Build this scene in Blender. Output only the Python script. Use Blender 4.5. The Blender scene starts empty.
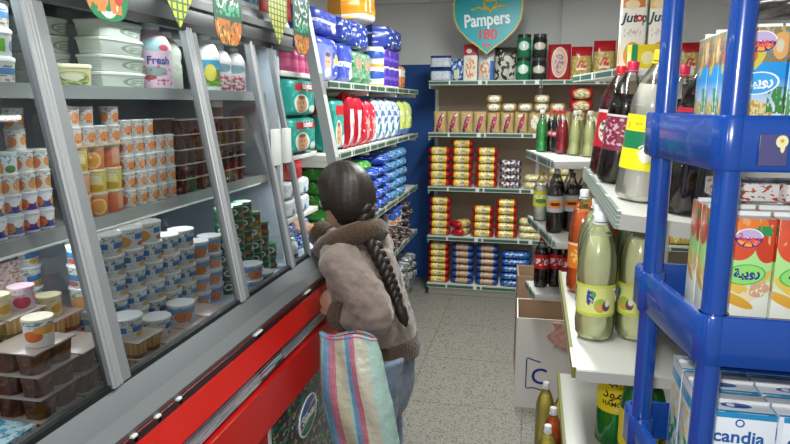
import bpy, bmesh, math, random
from mathutils import Vector, Matrix
# ---------------------------------------------------------------- camera, light, exposure
SC = bpy.context.scene
COL = SC.collection
SC.view_settings.view_transform = 'Standard'
SC.view_settings.look = 'None'
SC.view_settings.gamma = 1.0
SC.view_settings.exposure = 0.0
SC.view_settings.use_curve_mapping = False
cam = bpy.data.objects.new('camera', bpy.data.cameras.new('camera'))
COL.objects.link(cam)
cam.location = (0, 0, 1.55)
cam.rotation_euler = (math.radians(90 - 10.865), 0, math.radians(12.5035))
cam.data.sensor_width = 36
cam.data.lens = 36 * 620 / 790
cam.data.clip_start = 0.02
SC.camera = cam

def srgb(c):
    if isinstance(c, str):
        c = c.lstrip('#'); c = [int(c[i:i + 2], 16) / 255 for i in (0, 2, 4)]
    return tuple((x / 12.92 if x <= .04045 else ((x + .055) / 1.055) ** 2.4) for x in c[:3]) + (1,)

W = bpy.data.worlds.new('World'); SC.world = W; W.use_nodes = True
W.node_tree.nodes['Background'].inputs[0].default_value = (.80, .88, 1, 1)
W.node_tree.nodes['Background'].inputs[1].default_value = .5

def light(name, kind, loc, rot, energy, col=(1, 1, 1), **kw):
    d = bpy.data.lights.new(name, kind); d.energy = energy; d.color = col
    for k, v in kw.items(): setattr(d, k, v)
    o = bpy.data.objects.new(name, d); COL.objects.link(o); o.location = loc; o.rotation_euler = rot
    return o
# the photographer's flash, just above and left of the lens
light('camera_flash', 'SPOT', (-.03, -.02, 1.64), (math.radians(78), 0, math.radians(13)), 38, (1, .98, .95), spot_size=math.radians(150), spot_blend=.6, shadow_soft_size=.02)
# ceiling fluorescents (their tubes are built further down)
for _i, (_x, _y) in enumerate(((-.15, 1.2), (-.15, 3.3))):
    light('ceiling_tube_light', 'AREA', (_x, _y, 2.335), (0, 0, 0), (21, 52)[_i], (.95, 1, .97), shape='RECTANGLE', size=.16, size_y=1.2)
# tube inside the top of the refrigerated case
light('case_light', 'AREA', (-.98, 1.28, 1.742), (0, math.radians(-20), 0), 2.6, (.88, .97, 1), shape='RECTANGLE', size=.04, size_y=1.7)

light('case_light', 'AREA', (-.965, 1.28, 1.252), (0, math.radians(-12), 0), 1.5, (.9, .97, 1), shape='RECTANGLE', size=.03, size_y=1.7)  # added fill light under the middle shelf, brightens the goods on the deck

# ---------------------------------------------------------------- materials
MATS = {}
def _new(name):
    m = bpy.data.materials.new(name); m.use_nodes = True
    nt = m.node_tree; b = nt.nodes['Principled BSDF']
    return m, nt, b

def mat(name, col, rough=.5, metal=0, spec=.5, coat=0, trans=0, bump=None):
    if name in MATS: return MATS[name]
    m, nt, b = _new(name)
    b.inputs['Base Color'].default_value = srgb(col); b.inputs['Roughness'].default_value = rough
    b.inputs['Metallic'].default_value = metal; b.inputs['Specular IOR Level'].default_value = spec
    b.inputs['Coat Weight'].default_value = coat
    if bump:
        tc = nt.nodes.new('ShaderNodeTexCoord'); n = nt.nodes.new('ShaderNodeTexNoise'); bp = nt.nodes.new('ShaderNodeBump')
        n.inputs['Scale'].default_value = bump[0]; bp.inputs['Strength'].default_value = bump[1]; bp.inputs['Distance'].default_value = .01
        nt.links.new(tc.outputs['Object'], n.inputs['Vector']); nt.links.new(n.outputs['Fac'], bp.inputs['Height']); nt.links.new(bp.outputs[0], b.inputs['Normal'])
    MATS[name] = m
    return m

def clear(name, tint=(1, 1, 1), gloss=.10, rough=.02, dens=0, dcol='#ffffff'):
    """thin clear film, pane or plastic wall: mostly see-through, with a surface reflection"""
    if name in MATS: return MATS[name]
    m, nt, b = _new(name); N = nt.nodes; Lk = nt.links
    out = N['Material Output']
    t = N.new('ShaderNodeBsdfTransparent'); t.inputs[0].default_value = tuple(tint) + (1,)
    g = N.new('ShaderNodeBsdfGlossy'); g.inputs['Roughness'].default_value = rough
    fr = N.new('ShaderNodeFresnel'); fr.inputs[0].default_value = 1.45
    ad = N.new('ShaderNodeMath'); ad.operation = 'MULTIPLY_ADD'; ad.inputs[1].default_value = .9; ad.inputs[2].default_value = gloss * .35
    mx = N.new('ShaderNodeMixShader'); Lk.new(fr.outputs[0], ad.inputs[0]); Lk.new(ad.outputs[0], mx.inputs[0])
    src = t
    if dens:
        df = N.new('ShaderNodeBsdfDiffuse'); df.inputs[0].default_value = srgb(dcol)
        m2 = N.new('ShaderNodeMixShader'); m2.inputs[0].default_value = dens
        Lk.new(t.outputs[0], m2.inputs[1]); Lk.new(df.outputs[0], m2.inputs[2]); src = m2
    Lk.new(src.outputs[0], mx.inputs[1]); Lk.new(g.outputs[0], mx.inputs[2]); Lk.new(mx.outputs[0], out.inputs[0])
    MATS[name] = m
    return m

def prt(name, base, layers=(), rough=.42, spec=.5, metal=0, bump=None, coat=0):
    """printed packaging: layers of shapes laid over a base colour in the surface's own UV space"""
    if name in MATS: return MATS[name]
    m, nt, b = _new(name); N = nt.nodes; Lk = nt.links
    uv = N.new('ShaderNodeUVMap').outputs[0]
    rgb = N.new('ShaderNodeRGB'); rgb.outputs[0].default_value = srgb(base); cur = rgb.outputs[0]
    def vm(op, a, v=None):
        n = N.new('ShaderNodeVectorMath'); n.operation = op; Lk.new(a, n.inputs[0])
        if v is not None: n.inputs[1].default_value = v
        return n.outputs['Value'] if op == 'LENGTH' else n.outputs[0]
    def mt(op, a, v, a2=None):
        n = N.new('ShaderNodeMath'); n.operation = op; Lk.new(a, n.inputs[0])
        if a2 is not None: Lk.new(a2, n.inputs[1])
        else: n.inputs[1].default_value = v
        return n.outputs[0]
    def rect(u0, v0, u1, v1):
        p = vm('SUBTRACT', uv, ((u0 + u1) / 2, (v0 + v1) / 2, 0)); p = vm('MULTIPLY', p, (2 / (u1 - u0), 2 / (v1 - v0), 0)); p = vm('ABSOLUTE', p)
        s = N.new('ShaderNodeSeparateXYZ'); Lk.new(p, s.inputs[0])
        return mt('LESS_THAN', mt('MAXIMUM', s.outputs[0], 0, s.outputs[1]), 1)
    def ell(cu, cv, ru, rv, ang=0):
        p = vm('SUBTRACT', uv, (cu, cv, 0))
        if ang:
            r = N.new('ShaderNodeVectorRotate'); r.rotation_type = 'Z_AXIS'; r.inputs['Angle'].default_value = math.radians(-ang); Lk.new(p, r.inputs['Vector']); p = r.outputs[0]
        return vm('LENGTH', vm('MULTIPLY', p, (1 / ru, 1 / rv, 0)))
    def noise(su, sv, thr, seed=0):
        su, sv = su * 1.35, sv * 1.35
        p = vm('ADD', vm('MULTIPLY', uv, (su, sv, 0)), (seed * 7.3, seed * 3.1, seed))
        n = N.new('ShaderNodeTexNoise'); n.inputs['Scale'].default_value = 1; n.inputs['Detail'].default_value = 1.5; Lk.new(p, n.inputs['Vector'])
        return mt('GREATER_THAN', n.outputs['Fac'], thr)
    for i, L in enumerate(layers):
        k, col = L[0], L[-1]
        if k == 'r': f = rect(*L[1:5])
        elif k == 'e': f = mt('LESS_THAN', ell(*L[1:-1]), 1)
        elif k == 'o':
            d = ell(*L[1:5]); f = mt('MULTIPLY', mt('LESS_THAN', d, 1), 0, mt('GREATER_THAN', d, 1 - L[5]))
        elif k == 'n': f = noise(L[1], L[2], L[3], i + 1)
        elif k == 'nr': f = mt('MULTIPLY', rect(*L[1:5]), 0, noise(L[5], L[6], L[7], i + 1))
        elif k == 'ne': f = mt('MULTIPLY', mt('LESS_THAN', ell(*L[1:5]), 1), 0, noise(L[5], L[6], L[7], i + 1))
        elif k == 's':
            s = N.new('ShaderNodeSeparateXYZ'); Lk.new(uv, s.inputs[0])
            a = mt('MULTIPLY', s.outputs[0], L[1], None) if L[3] == 'u' else mt('MULTIPLY', s.outputs[1], L[1])
            f = mt('LESS_THAN', mt('FRACT', mt('ADD', a, L[4]), 0), L[2])
        elif k == 'g':                                     # printed vertical blend between two heights
            s = N.new('ShaderNodeSeparateXYZ'); Lk.new(uv, s.inputs[0])
            mr = N.new('ShaderNodeMapRange'); mr.inputs[1].default_value = L[1]; mr.inputs[2].default_value = L[2]; Lk.new(s.outputs[1], mr.inputs[0]); f = mr.outputs[0]
        mx = N.new('ShaderNodeMix'); mx.data_type = 'RGBA'; Lk.new(f, mx.inputs[0]); Lk.new(cur, mx.inputs[6]); mx.inputs[7].default_value = srgb(col)
        cur = mx.outputs[2]
    Lk.new(cur, b.inputs['Base Color'])
    b.inputs['Roughness'].default_value = rough; b.inputs['Specular IOR Level'].default_value = spec; b.inputs['Metallic'].default_value = metal
    b.inputs['Coat Weight'].default_value = coat
    if bump:
        tc = N.new('ShaderNodeTexCoord'); n = N.new('ShaderNodeTexNoise'); bp = N.new('ShaderNodeBump')
        n.inputs['Scale'].default_value = bump[0]; bp.inputs['Strength'].default_value = bump[1]; bp.inputs['Distance'].default_value = .008
        Lk.new(tc.outputs['Object'], n.inputs['Vector']); Lk.new(n.outputs['Fac'], bp.inputs['Height']); Lk.new(bp.outputs[0], b.inputs['Normal'])
    MATS[name] = m
    return m

# ---------------------------------------------------------------- mesh building
class MB:
    def __init__(s): s.v = []; s.f = []; s.uv = []; s.m = []
    def face(s, ids, uvs, m=0): s.f.append(tuple(ids)); s.uv.append(list(uvs)); s.m.append(m)
    def box(s, x0, y0, z0, x1, y1, z1, m=0, top=None, front=None, bottom=None):
        b = len(s.v)
        s.v += [(x0, y0, z0), (x1, y0, z0), (x1, y1, z0), (x0, y1, z0), (x0, y0, z1), (x1, y0, z1), (x1, y1, z1), (x0, y1, z1)]
        q = [(0, 0), (1, 0), (1, 1), (0, 1)]
        for ids, mm in (((0, 1, 5, 4), front), ((1, 2, 6, 5), None), ((2, 3, 7, 6), None), ((3, 0, 4, 7), None), ((4, 5, 6, 7), top), ((3, 2, 1, 0), bottom)):
            s.face([b + i for i in ids], q, m if mm is None else mm)
        return s
    def cbox(s, cx, cy, z0, w, d, h, m=0, **k): return s.box(cx - w / 2, cy - d / 2, z0, cx + w / 2, cy + d / 2, z0 + h, m, **k)
    def lathe(s, prof, seg=20, m=0, c=(0, 0), caps=True, ms=None, sq=None, rep=1):
        """prof: (radius, z) from bottom to top; sq=(power, ax, ay) gives a rounded-rectangular section"""
        b = len(s.v); n = len(prof); z0, z1 = prof[0][1], prof[-1][1]
        L = [0]
        for i in range(1, n): L.append(L[-1] + math.hypot(prof[i][0] - prof[i - 1][0], prof[i][1] - prof[i - 1][1]))
        for (r, z) in prof:
            for j in range(seg):
                a = 2 * math.pi * j / seg - math.pi / 2
                ca, sa = math.cos(a), math.sin(a)
                if sq:
                    k = (abs(ca) ** sq[0] + abs(sa) ** sq[0]) ** (-1 / sq[0]); s.v.append((c[0] + r * k * ca * sq[1], c[1] + r * k * sa * sq[2], z))
                else: s.v.append((c[0] + r * ca, c[1] + r * sa, z))
        for i in range(n - 1):
            for j in range(seg):
                j2 = (j + 1) % seg
                ua = ((j / seg + .5) % 1) * rep; ub = ua + rep / seg
                va = (prof[i][1] - z0) / max(1e-6, z1 - z0); vb = (prof[i + 1][1] - z0) / max(1e-6, z1 - z0)
                s.face((b + i * seg + j, b + i * seg + j2, b + (i + 1) * seg + j2, b + (i + 1) * seg + j), [(ua, va), (ub, va), (ub, vb), (ua, vb)], ms[i] if ms else m)
        if caps:
            cu = lambda: [(.5 + .5 * math.cos(2 * math.pi * j / seg), .5 + .5 * math.sin(2 * math.pi * j / seg)) for j in range(seg)]
            s.face([b + j for j in range(seg)][::-1], cu(), ms[0] if ms else m)
            s.face([b + (n - 1) * seg + j for j in range(seg)], cu(), ms[-1] if ms else m)
        return s
    def grid(s, fn, nu, nv, m=0, closed_u=False, flip=False, uvfn=None):
        b = len(s.v)
        cols = nu if closed_u else nu + 1
        for j in range(nv + 1):
            for i in range(cols): s.v.append(tuple(fn(i / nu, j / nv)))
        for j in range(nv):
            for i in range(nu):
                i2 = (i + 1) % cols
                ids = [b + j * cols + i, b + j * cols + i2, b + (j + 1) * cols + i2, b + (j + 1) * cols + i]
                uvs = [(i / nu, j / nv), ((i + 1) / nu, j / nv), ((i + 1) / nu, (j + 1) / nv), (i / nu, (j + 1) / nv)]
                if uvfn: uvs = [uvfn(*q) for q in uvs]
                if flip: ids, uvs = ids[::-1], uvs[::-1]
                s.face(ids, uvs, m)
        return s
    def tube(s, pts, r, seg=10, m=0):
        pts = [Vector(p) for p in pts]; b = len(s.v); n = len(pts); rr = r if isinstance(r, (list, tuple)) else [r] * n
        up = None
        for i, p in enumerate(pts):
            d = (pts[min(i + 1, n - 1)] - pts[max(i - 1, 0)]).normalized()
            if up is None: up = Vector((0, 0, 1)) if abs(d.z) < .9 else Vector((1, 0, 0))
            x = d.cross(up).normalized(); y = x.cross(d).normalized(); up = y
            for j in range(seg):
                a = 2 * math.pi * j / seg; s.v.append(tuple(p + rr[i] * (math.cos(a) * x + math.sin(a) * y)))
        for i in range(n - 1):
            for j in range(seg):
                j2 = (j + 1) % seg
                s.face((b + i * seg + j, b + i * seg + j2, b + (i + 1) * seg + j2, b + (i + 1) * seg + j), [(j / seg, i / (n - 1)), ((j + 1) / seg, i / (n - 1)), ((j + 1) / seg, (i + 1) / (n - 1)), (j / seg, (i + 1) / (n - 1))], m)
        s.face([b + j for j in range(seg)][::-1], [(0, 0)] * seg, m); s.face([b + (n - 1) * seg + j for j in range(seg)], [(0, 0)] * seg, m)
        return s
    def plate(s, poly, t, m=0, side=None):
        """outline in local x,z made into a plate of thickness t about y = 0"""
        b = len(s.v); n = len(poly); xs = [p[0] for p in poly]; zs = [p[1] for p in poly]
        U = lambda p: ((p[0] - min(xs)) / (max(xs) - min(xs)), (p[1] - min(zs)) / (max(zs) - min(zs)))
        s.v += [(x, -t / 2, z) for x, z in poly] + [(x, t / 2, z) for x, z in poly]
        s.face([b + i for i in range(n)], [U(p) for p in poly], m); s.face([b + n + i for i in range(n)][::-1], [U(p) for p in poly][::-1], m)
        for i in range(n):
            j = (i + 1) % n; s.face((b + j, b + i, b + n + i, b + n + j), [(0, 0)] * 4, m if side is None else side)
        return s
    def pillow(s, w, d, h, m=0, crimp=.04, wr=.05, seed=0, nx=10, nz=10, pw=3.0, ph=4.0):
        """a filled bag or shrink-wrapped pack: front and back bulge, flat crimped edges top and bottom"""
        rnd = random.Random(seed); ph1, ph2 = rnd.uniform(0, 6), rnd.uniform(0, 6)
        def th(a, b):
            x = 2 * a - 1; z = 2 * b - 1
            t = (1 - abs(x) ** pw) ** .5 * (1 - min(1, abs(z) / (1 - crimp)) ** ph) ** .5 if abs(z) < 1 - crimp else 0
            t *= 1 - wr * (1 + math.sin(9 * x + ph1 + 3 * z) * math.sin(7 * z + ph2))
            return .0012 + t * (d / 2 - .0012)
        wob = lambda b: 1 - .5 * wr * (1 + math.sin(11 * b + ph2)) * (1 - abs(2 * b - 1) ** 4)
        s.grid(lambda a, b: ((a - .5) * w * wob(b), -th(a, b), b * h), nx, nz, m)
        s.grid(lambda a, b: ((.5 - a) * w * wob(b), th(1 - a, b), b * h), nx, nz, m)
        return s
    def roll(s, w, d, h, m=0, pinch=.10, seed=0, nx=12, seg=14, p=2.6, wr=.03):
        """a wrapped packet lying along x, its ends pinched"""
        rnd = random.Random(seed); q = rnd.uniform(0, 6)
        def f(a, b):
            x = (b - .5) * w; e = min(b, 1 - b)
            k = min(1, .35 + .65 * (e / pinch) ** .6) if e < pinch else 1 - wr * (1 + math.sin(17 * b + q)) * .5
            t = 2 * math.pi * a; c, sn = math.cos(t), math.sin(t)
            g = (abs(c) ** p + abs(sn) ** p) ** (-1 / p)
            return (x, -g * c * d / 2 * k, h / 2 + g * sn * h / 2 * (k if e < pinch else 1))
        s.grid(f, seg, nx, m, closed_u=True, uvfn=lambda a, b: (b, (.5 + a * 2) if a <= .25 else ((1.5 - 2 * a) if a <= .75 else (2 * a - 1.5))))
        b = len(s.v)
        for e in (0, 1):
            ids = []
            for j in range(seg): s.v.append(f(j / seg, e)); ids.append(len(s.v) - 1)
            s.face(ids if e else ids[::-1], [(e, .5)] * seg, m)
        return s
    def rot(s, M, start=0):
        M = M.to_4x4() if len(M) == 3 else M
        s.v[start:] = [tuple(M @ Vector(p)) for p in s.v[start:]]; return s
    def build(s, name, mats, parent=None, smooth=True, angle=40, bevel=0, seg=2):
        me = bpy.data.meshes.new(name); me.from_pydata(s.v, [], s.f)
        ul = me.uv_layers.new(name='UVMap'); k = 0
        for f in s.uv:
            for q in f: ul.data[k].uv = q; k += 1
        for mm in (mats if isinstance(mats, (list, tuple)) else [mats]): me.materials.append(mm)
        me.polygons.foreach_set('material_index', s.m)
        if bevel:
            bm = bmesh.new(); bm.from_mesh(me); bmesh.ops.remove_doubles(bm, verts=bm.verts, dist=1e-6)
            es = [e for e in bm.edges if e.is_manifold and e.calc_face_angle(0) > .6]
            bmesh.ops.bevel(bm, geom=es, offset=bevel, segments=seg, profile=.5, affect='EDGES', clamp_overlap=True); bm.to_mesh(me); bm.free()
        else:
            bm = bmesh.new(); bm.from_mesh(me); bmesh.ops.remove_doubles(bm, verts=bm.verts, dist=1e-6); bm.to_mesh(me); bm.free()
        if smooth:
            me.polygons.foreach_set('use_smooth', [True] * len(me.polygons)); me.set_sharp_from_angle(angle=math.radians(angle))
        o = bpy.data.objects.new(name, me); COL.objects.link(o)
        if parent: o.parent = parent
        return o

def tag(o, label, cat, group=None):
    o['label'] = label; o['category'] = cat
    if group: o['group'] = group
    return o
def struct(o): o['kind'] = 'structure'; return o
def empty(name, loc=(0, 0, 0), rz=0):
    o = bpy.data.objects.new(name, None); COL.objects.link(o); o.location = loc; o.rotation_euler = (0, 0, rz); o.empty_display_size = .05
    return o
KIDS = {}
def copy_tree(o, parent=None):
    c = o.copy(); COL.objects.link(c)
    if parent: c.parent = parent
    for ch in KIDS_OF(o): copy_tree(ch, c)
    return c
def KIDS_OF(o):
    if o.name not in KIDS: KIDS[o.name] = list(o.children)
    return KIDS[o.name]
PROTO = {}
def put(key, make, loc, rot, label, cat, group=None, scale=None):
    """first use builds the thing, every later use copies it with its parts"""
    if key not in PROTO: PROTO[key] = o = make()
    else: o = copy_tree(PROTO[key])
    o.location = loc; o.rotation_euler = rot if isinstance(rot, (tuple, list)) else (0, 0, rot)
    if scale: o.scale = scale
    if 'group' in o: del o['group']
    tag(o, label, cat, group)
    return o
TXT = {}
def text(txt, size, m, parent, loc, rot=(math.pi / 2, 0, 0), extr=.0004, bold=0, bend=None, name='lettering', sx=1, skew=0):
    cu = bpy.data.curves.new('txt', 'FONT'); cu.body = txt; cu.size = size; cu.align_x = 'CENTER'; cu.align_y = 'CENTER'; cu.extrude = extr; cu.offset = bold; cu.shear = skew
    cu.resolution_u = 4
    t = bpy.data.objects.new('txt', cu); COL.objects.link(t); bpy.context.view_layer.update()
    me = bpy.data.meshes.new_from_object(t.evaluated_get(bpy.context.evaluated_depsgraph_get()))
    bpy.data.objects.remove(t); me.name = name
    if bend:
        for v in me.vertices:
            a = v.co.x / bend; rr = bend + v.co.z; v.co.x, v.co.z = rr * math.sin(a), rr * math.cos(a) - bend
    if sx != 1:
        for v in me.vertices: v.co.x *= sx
    me.materials.clear(); me.materials.append(m)
    o = bpy.data.objects.new(name, me); COL.objects.link(o); o.parent = parent; o.location = loc; o.rotation_euler = rot
    return o
ORD = 'first second third fourth fifth sixth seventh eighth ninth tenth eleventh twelfth'.split()
def lvl(k, n): return 'bottom' if k == 0 else ('top' if k == n - 1 else ORD[k])
RND = random.Random(4)
HALF = math.pi / 2
# ---------------------------------------------------------------- the shop: floor, walls, ceiling
def floor_mat():
    m, nt, b = _new('terrazzo'); N = nt.nodes; Lk = nt.links
    tc = N.new('ShaderNodeTexCoord'); v = N.new('ShaderNodeTexVoronoi'); v.inputs['Scale'].default_value = 150
    n = N.new('ShaderNodeTexNoise'); n.inputs['Scale'].default_value = 110; n.inputs['Detail'].default_value = 4
    for q in (v, n): Lk.new(tc.outputs['Object'], q.inputs['Vector'])
    r = N.new('ShaderNodeValToRGB'); r.color_ramp.elements[0].position = .30; r.color_ramp.elements[1].position = .72
    r.color_ramp.elements[0].color = srgb('#7b7770'); r.color_ramp.elements[1].color = srgb('#9d998f'); Lk.new(n.outputs['Fac'], r.inputs[0])
    s = N.new('ShaderNodeSeparateColor'); Lk.new(v.outputs['Color'], s.inputs[0])
    g = N.new('ShaderNodeMath'); g.operation = 'GREATER_THAN'; g.inputs[1].default_value = .84; Lk.new(s.outputs[0], g.inputs[0])
    mx = N.new('ShaderNodeMix'); mx.data_type = 'RGBA'; Lk.new(g.outputs[0], mx.inputs[0]); Lk.new(r.outputs[0], mx.inputs[6]); mx.inputs[7].default_value = srgb('#5c5a56')
    br = N.new('ShaderNodeTexBrick'); br.offset = 0; br.inputs['Scale'].default_value = 1; br.inputs['Brick Width'].default_value = .6; br.inputs['Row Height'].default_value = .6; br.inputs['Mortar Size'].default_value = .003
    br.inputs['Color1'].default_value = br.inputs['Color2'].default_value = (1, 1, 1, 1); br.inputs['Mortar'].default_value = (.55, .55, .55, 1); Lk.new(tc.outputs['Object'], br.inputs['Vector'])
    m3 = N.new('ShaderNodeMix'); m3.data_type = 'RGBA'; m3.blend_type = 'MULTIPLY'; m3.inputs[0].default_value = 1; Lk.new(mx.outputs[2], m3.inputs[6]); Lk.new(br.outputs[0], m3.inputs[7])
    Lk.new(m3.outputs[2], b.inputs['Base Color']); b.inputs['Roughness'].default_value = .42
    return m
def wall_mat(two):
    m, nt, b = _new('wall_paint' + ('_dado' if two else '')); N = nt.nodes; Lk = nt.links
    g = N.new('ShaderNodeNewGeometry'); s = N.new('ShaderNodeSeparateXYZ'); Lk.new(g.outputs['Position'], s.inputs[0])
    n = N.new('ShaderNodeTexNoise'); n.inputs['Scale'].default_value = 3; Lk.new(g.outputs['Position'], n.inputs['Vector'])
    r = N.new('ShaderNodeMix'); r.data_type = 'RGBA'; Lk.new(n.outputs['Fac'], r.inputs[0]); r.inputs[6].default_value = srgb('#dcdcda'); r.inputs[7].default_value = srgb('#e4e3df')
    lt = N.new('ShaderNodeMath'); lt.operation = 'LESS_THAN'; lt.inputs[1].default_value = 1.87 if two else -1; Lk.new(s.outputs[2], lt.inputs[0])
    lx = N.new('ShaderNodeMath'); lx.operation = 'LESS_THAN'; lx.inputs[1].default_value = -.78; Lk.new(s.outputs[0], lx.inputs[0])
    la = N.new('ShaderNodeMath'); la.operation = 'MULTIPLY'; Lk.new(lt.outputs[0], la.inputs[0]); Lk.new(lx.outputs[0], la.inputs[1])
    mx = N.new('ShaderNodeMix'); mx.data_type = 'RGBA'; Lk.new(la.outputs[0], mx.inputs[0]); Lk.new(r.outputs[2], mx.inputs[6]); mx.inputs[7].default_value = srgb('#16488a')
    Lk.new(mx.outputs[2], b.inputs['Base Color']); b.inputs['Roughness'].default_value = .7
    return m
M_floor, M_wall, M_dado = floor_mat(), wall_mat(False), wall_mat(True)
struct(MB().box(-1.7, -.6, -.06, 1.75, 5.5, 0).build('floor', M_floor))
struct(MB().box(-1.7, -.6, 2.42, 1.75, 5.5, 2.5).build('ceiling', mat('ceiling_paint', '#b9b9b6', .8)))
struct(MB().box(-1.7, 5.34, 0, 1.75, 5.5, 2.42).build('wall_back', M_dado))
struct(MB().box(-1.7, -.6, 0, -1.56, 5.34, 2.42).build('wall_left', M_wall))
struct(MB().box(1.6, -.6, 0, 1.75, 5.34, 2.42).build('wall_right', M_wall))
struct(MB().box(-1.56, 5.26, 2.36, 1.6, 5.34, 2.42).build('trim_1', M_wall, bevel=.01))
struct(MB().box(.18, 5.28, 1.75, 1.6, 5.34, 2.36).build('trim_2', M_wall, bevel=.004))
# hanging cable in the right back corner
c = MB().tube([(1.40, 5.29, 2.36), (1.405, 5.27, 2.2), (1.40, 5.27, 2.1), (1.41, 5.28, 2.02), (1.40, 5.28, 1.9)], .006, 8).build('power_cable', mat('cable_black', '#2a2a2a', .6))
tag(c, 'thin dark cable hanging down the grey back wall near the corner', 'cable')
# fluorescent fittings
M_tube = mat('tube_glass', '#ffffff'); M_tube.node_tree.nodes['Principled BSDF'].inputs['Emission Color'].default_value = (.93, 1, .97, 1); M_tube.node_tree.nodes['Principled BSDF'].inputs['Emission Strength'].default_value = 6
for i, (x, y) in enumerate(((-.15, 1.2), (-.15, 3.3))):
    f = empty('ceiling_lamp', (x, y, 2.36)); tag(f, 'white fluorescent ceiling fitting ' + ('over the front of the aisle' if i == 0 else 'over the back of the aisle'), 'lamp')
    MB().box(-.06, -.62, .01, .06, .62, .06).build('housing', mat('lamp_white', '#e8e8e4', .4), f, bevel=.004)
    for s in (-.028, .028): MB().tube([(s, -.59, -.004), (s, .59, -.004)], .012, 10).build('tube', M_tube, f)

f = empty('wall_lamp', (1.6, 3.02, 2.27)); tag(f, 'white fluorescent fitting high on the right hand wall', 'lamp')
MB().box(-.05, -.62, -.03, 0, .62, .03).build('housing', mat('lamp_white', '#e8e8e4', .4), f, bevel=.004)
M_tubeB = M_tube.copy(); M_tubeB.name = 'tube_glass_bright'; M_tubeB.node_tree.nodes['Principled BSDF'].inputs['Emission Strength'].default_value = 16
MB().tube([(-.066, -.59, 0), (-.066, .59, 0)], .014, 10).build('tube', M_tubeB, f)

# ---------------------------------------------------------------- refrigerated display case along the left
M_alu = mat('brushed_aluminium', '#a3a5a6', .45, metal=.35); M_alud = mat('grey_aluminium', '#7d8083', .4, metal=.5); M_black = mat('black_gasket', '#15171a', .5)
M_red = mat('red_enamel', '#b8150c', .4, coat=.1); M_lining = mat('case_lining', '#c3cdd8', .45); M_glass = clear('pane_glass', (.96, .985, .98), .10)
M_white = mat('white_steel', '#dcdcd6', .45); M_rail = mat('rail_grey', '#7f8284', .5, metal=.2)
def gx(z): return -.785 - .165 * (z - .95)
Y0, Y1 = -.1, 2.62
case = empty('refrigerated_display_case', (-1.15, 1.2, 0))
tag(case, 'long refrigerated display case with slanted glass doors and red bumper rails', 'display case')
OFF = Vector((1.15, -1.2, 0))
def cb(mb, name, m, parent=case, **k):
    o = mb.rot(Matrix.Translation(OFF)).build(name, m, parent, **k); return o
def prof(pts, y0, y1, mb=None):
    """closed x,z outline swept along y"""
    mb = mb or MB(); b = len(mb.v); n = len(pts)
    mb.v += [(x, y0, z) for x, z in pts] + [(x, y1, z) for x, z in pts]
    for i in range(n):
        j = (i + 1) % n; mb.face((b + i, b + j, b + n + j, b + n + i), [(0, 0), (0, 1), (1, 1), (1, 0)])
    mb.face([b + i for i in range(n)][::-1], [(0, 0)] * n); mb.face([b + n + i for i in range(n)], [(0, 0)] * n)
    return mb
cb(prof([(-1.5, .08), (-.70, .08), (-.70, .665), (-.725, .70), (-.74, .90), (-.80, .945), (-1.5, .945)][::-1], Y0, Y1), 'base_cabinet', mat('case_red_panel', '#b3150d', .4))
cb(prof([(-1.48, 0), (-.76, 0), (-.76, .08), (-1.48, .08)][::-1], Y0 + .02, Y1 - .02), 'plinth', M_black)
cb(MB().box(-1.47, Y0 + .03, .944, -.805, Y1 - .03, .952), 'deck', M_lining)
cb(prof([(-.80, .945), (-.752, .905), (-.740, .925), (-.755, .952), (-.792, 1.0), (-.815, 1.0)][::-1], Y0, Y1), 'front_rail', mat('rail_dark', '#6a6d6f', .5, metal=.2))
cb(prof([(-.762, .942), (-.752, .958), (-.738, .927), (-.750, .903)][::-1], Y0, Y1), 'front_lip', M_rail)
cb(MB().box(-.745, Y0 + .01, .892, -.738, Y1 - .01, .906), 'rail_slot', M_black)
cb(prof([(-.742, .893), (-.729, .893), (-.702, .840), (-.718, .832), (-.742, .87)][::-1], Y0, Y1), 'bumper_rail', M_red)
cb(prof([(-.725, .782), (-.688, .786), (-.672, .672), (-.70, .664)][::-1], Y0, Y1), 'bumper_rail', M_red)
cb(prof([(-.735, .828), (-.712, .824), (-.704, .794), (-.735, .79)][::-1], Y0, Y1), 'protective_strip', prt('pearl_strip', '#6d7376', [('s', 5, .3, 'u', .1, '#2c3032'), ('nr', 0, 0, 1, 1, 12, 5, .55, '#a88a9c'), ('nr', 0, 0, 1, 1, 9, 4, .6, '#8fa8a4')], .25))
for k, y in enumerate((.98, 1.06, 1.14, 1.55, 1.95)):
    cb(MB().cbox(-.744, y, .893, .012, .05 if k > 2 else .016, .018), 'rail_clip', M_white, bevel=.003)
# inside lining, shelves
cb(MB().box(-1.5, Y0, .945, -1.47, Y1, 1.86), 'back_lining', M_lining)
cb(MB().box(-1.47, 2.19, .95, -.93, 2.215, 1.76), 'partition', M_lining)
cb(MB().box(-1.47, Y0, .95, -.85, Y0 + .03, 1.78), 'end_panel', M_lining)
cb(prof([(-1.5, 1.86), (-1.5, 1.80), (-.97, 1.785), (-.935, 1.752), (-.912, 1.752), (-.905, 1.80), (-.93, 1.86)], Y0, 2.3), 'top_beam', M_alud)
cb(MB().box(-.925, Y0, 1.738, -.903, 2.3, 1.756), 'top_gasket', M_black)
cb(MB().box(-.914, Y0, 1.80, -.896, 2.45, 1.822), 'top_trim', M_alu)
sh = mat('shelf_grey', '#8f979b', .4, metal=.3)
for z in (1.585, 1.285):
    s = cb(MB().box(-1.46, Y0 + .04, z - .022, -.985, 2.188, z), 'shelf', sh, bevel=.003)
    cb(MB().box(-.985, Y0 + .04, z - .026, -.978, 2.188, z + .004), 'shelf_edge', mat('shelf_edge_grey', '#a9aeae', .35, metal=.3), s)
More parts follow.
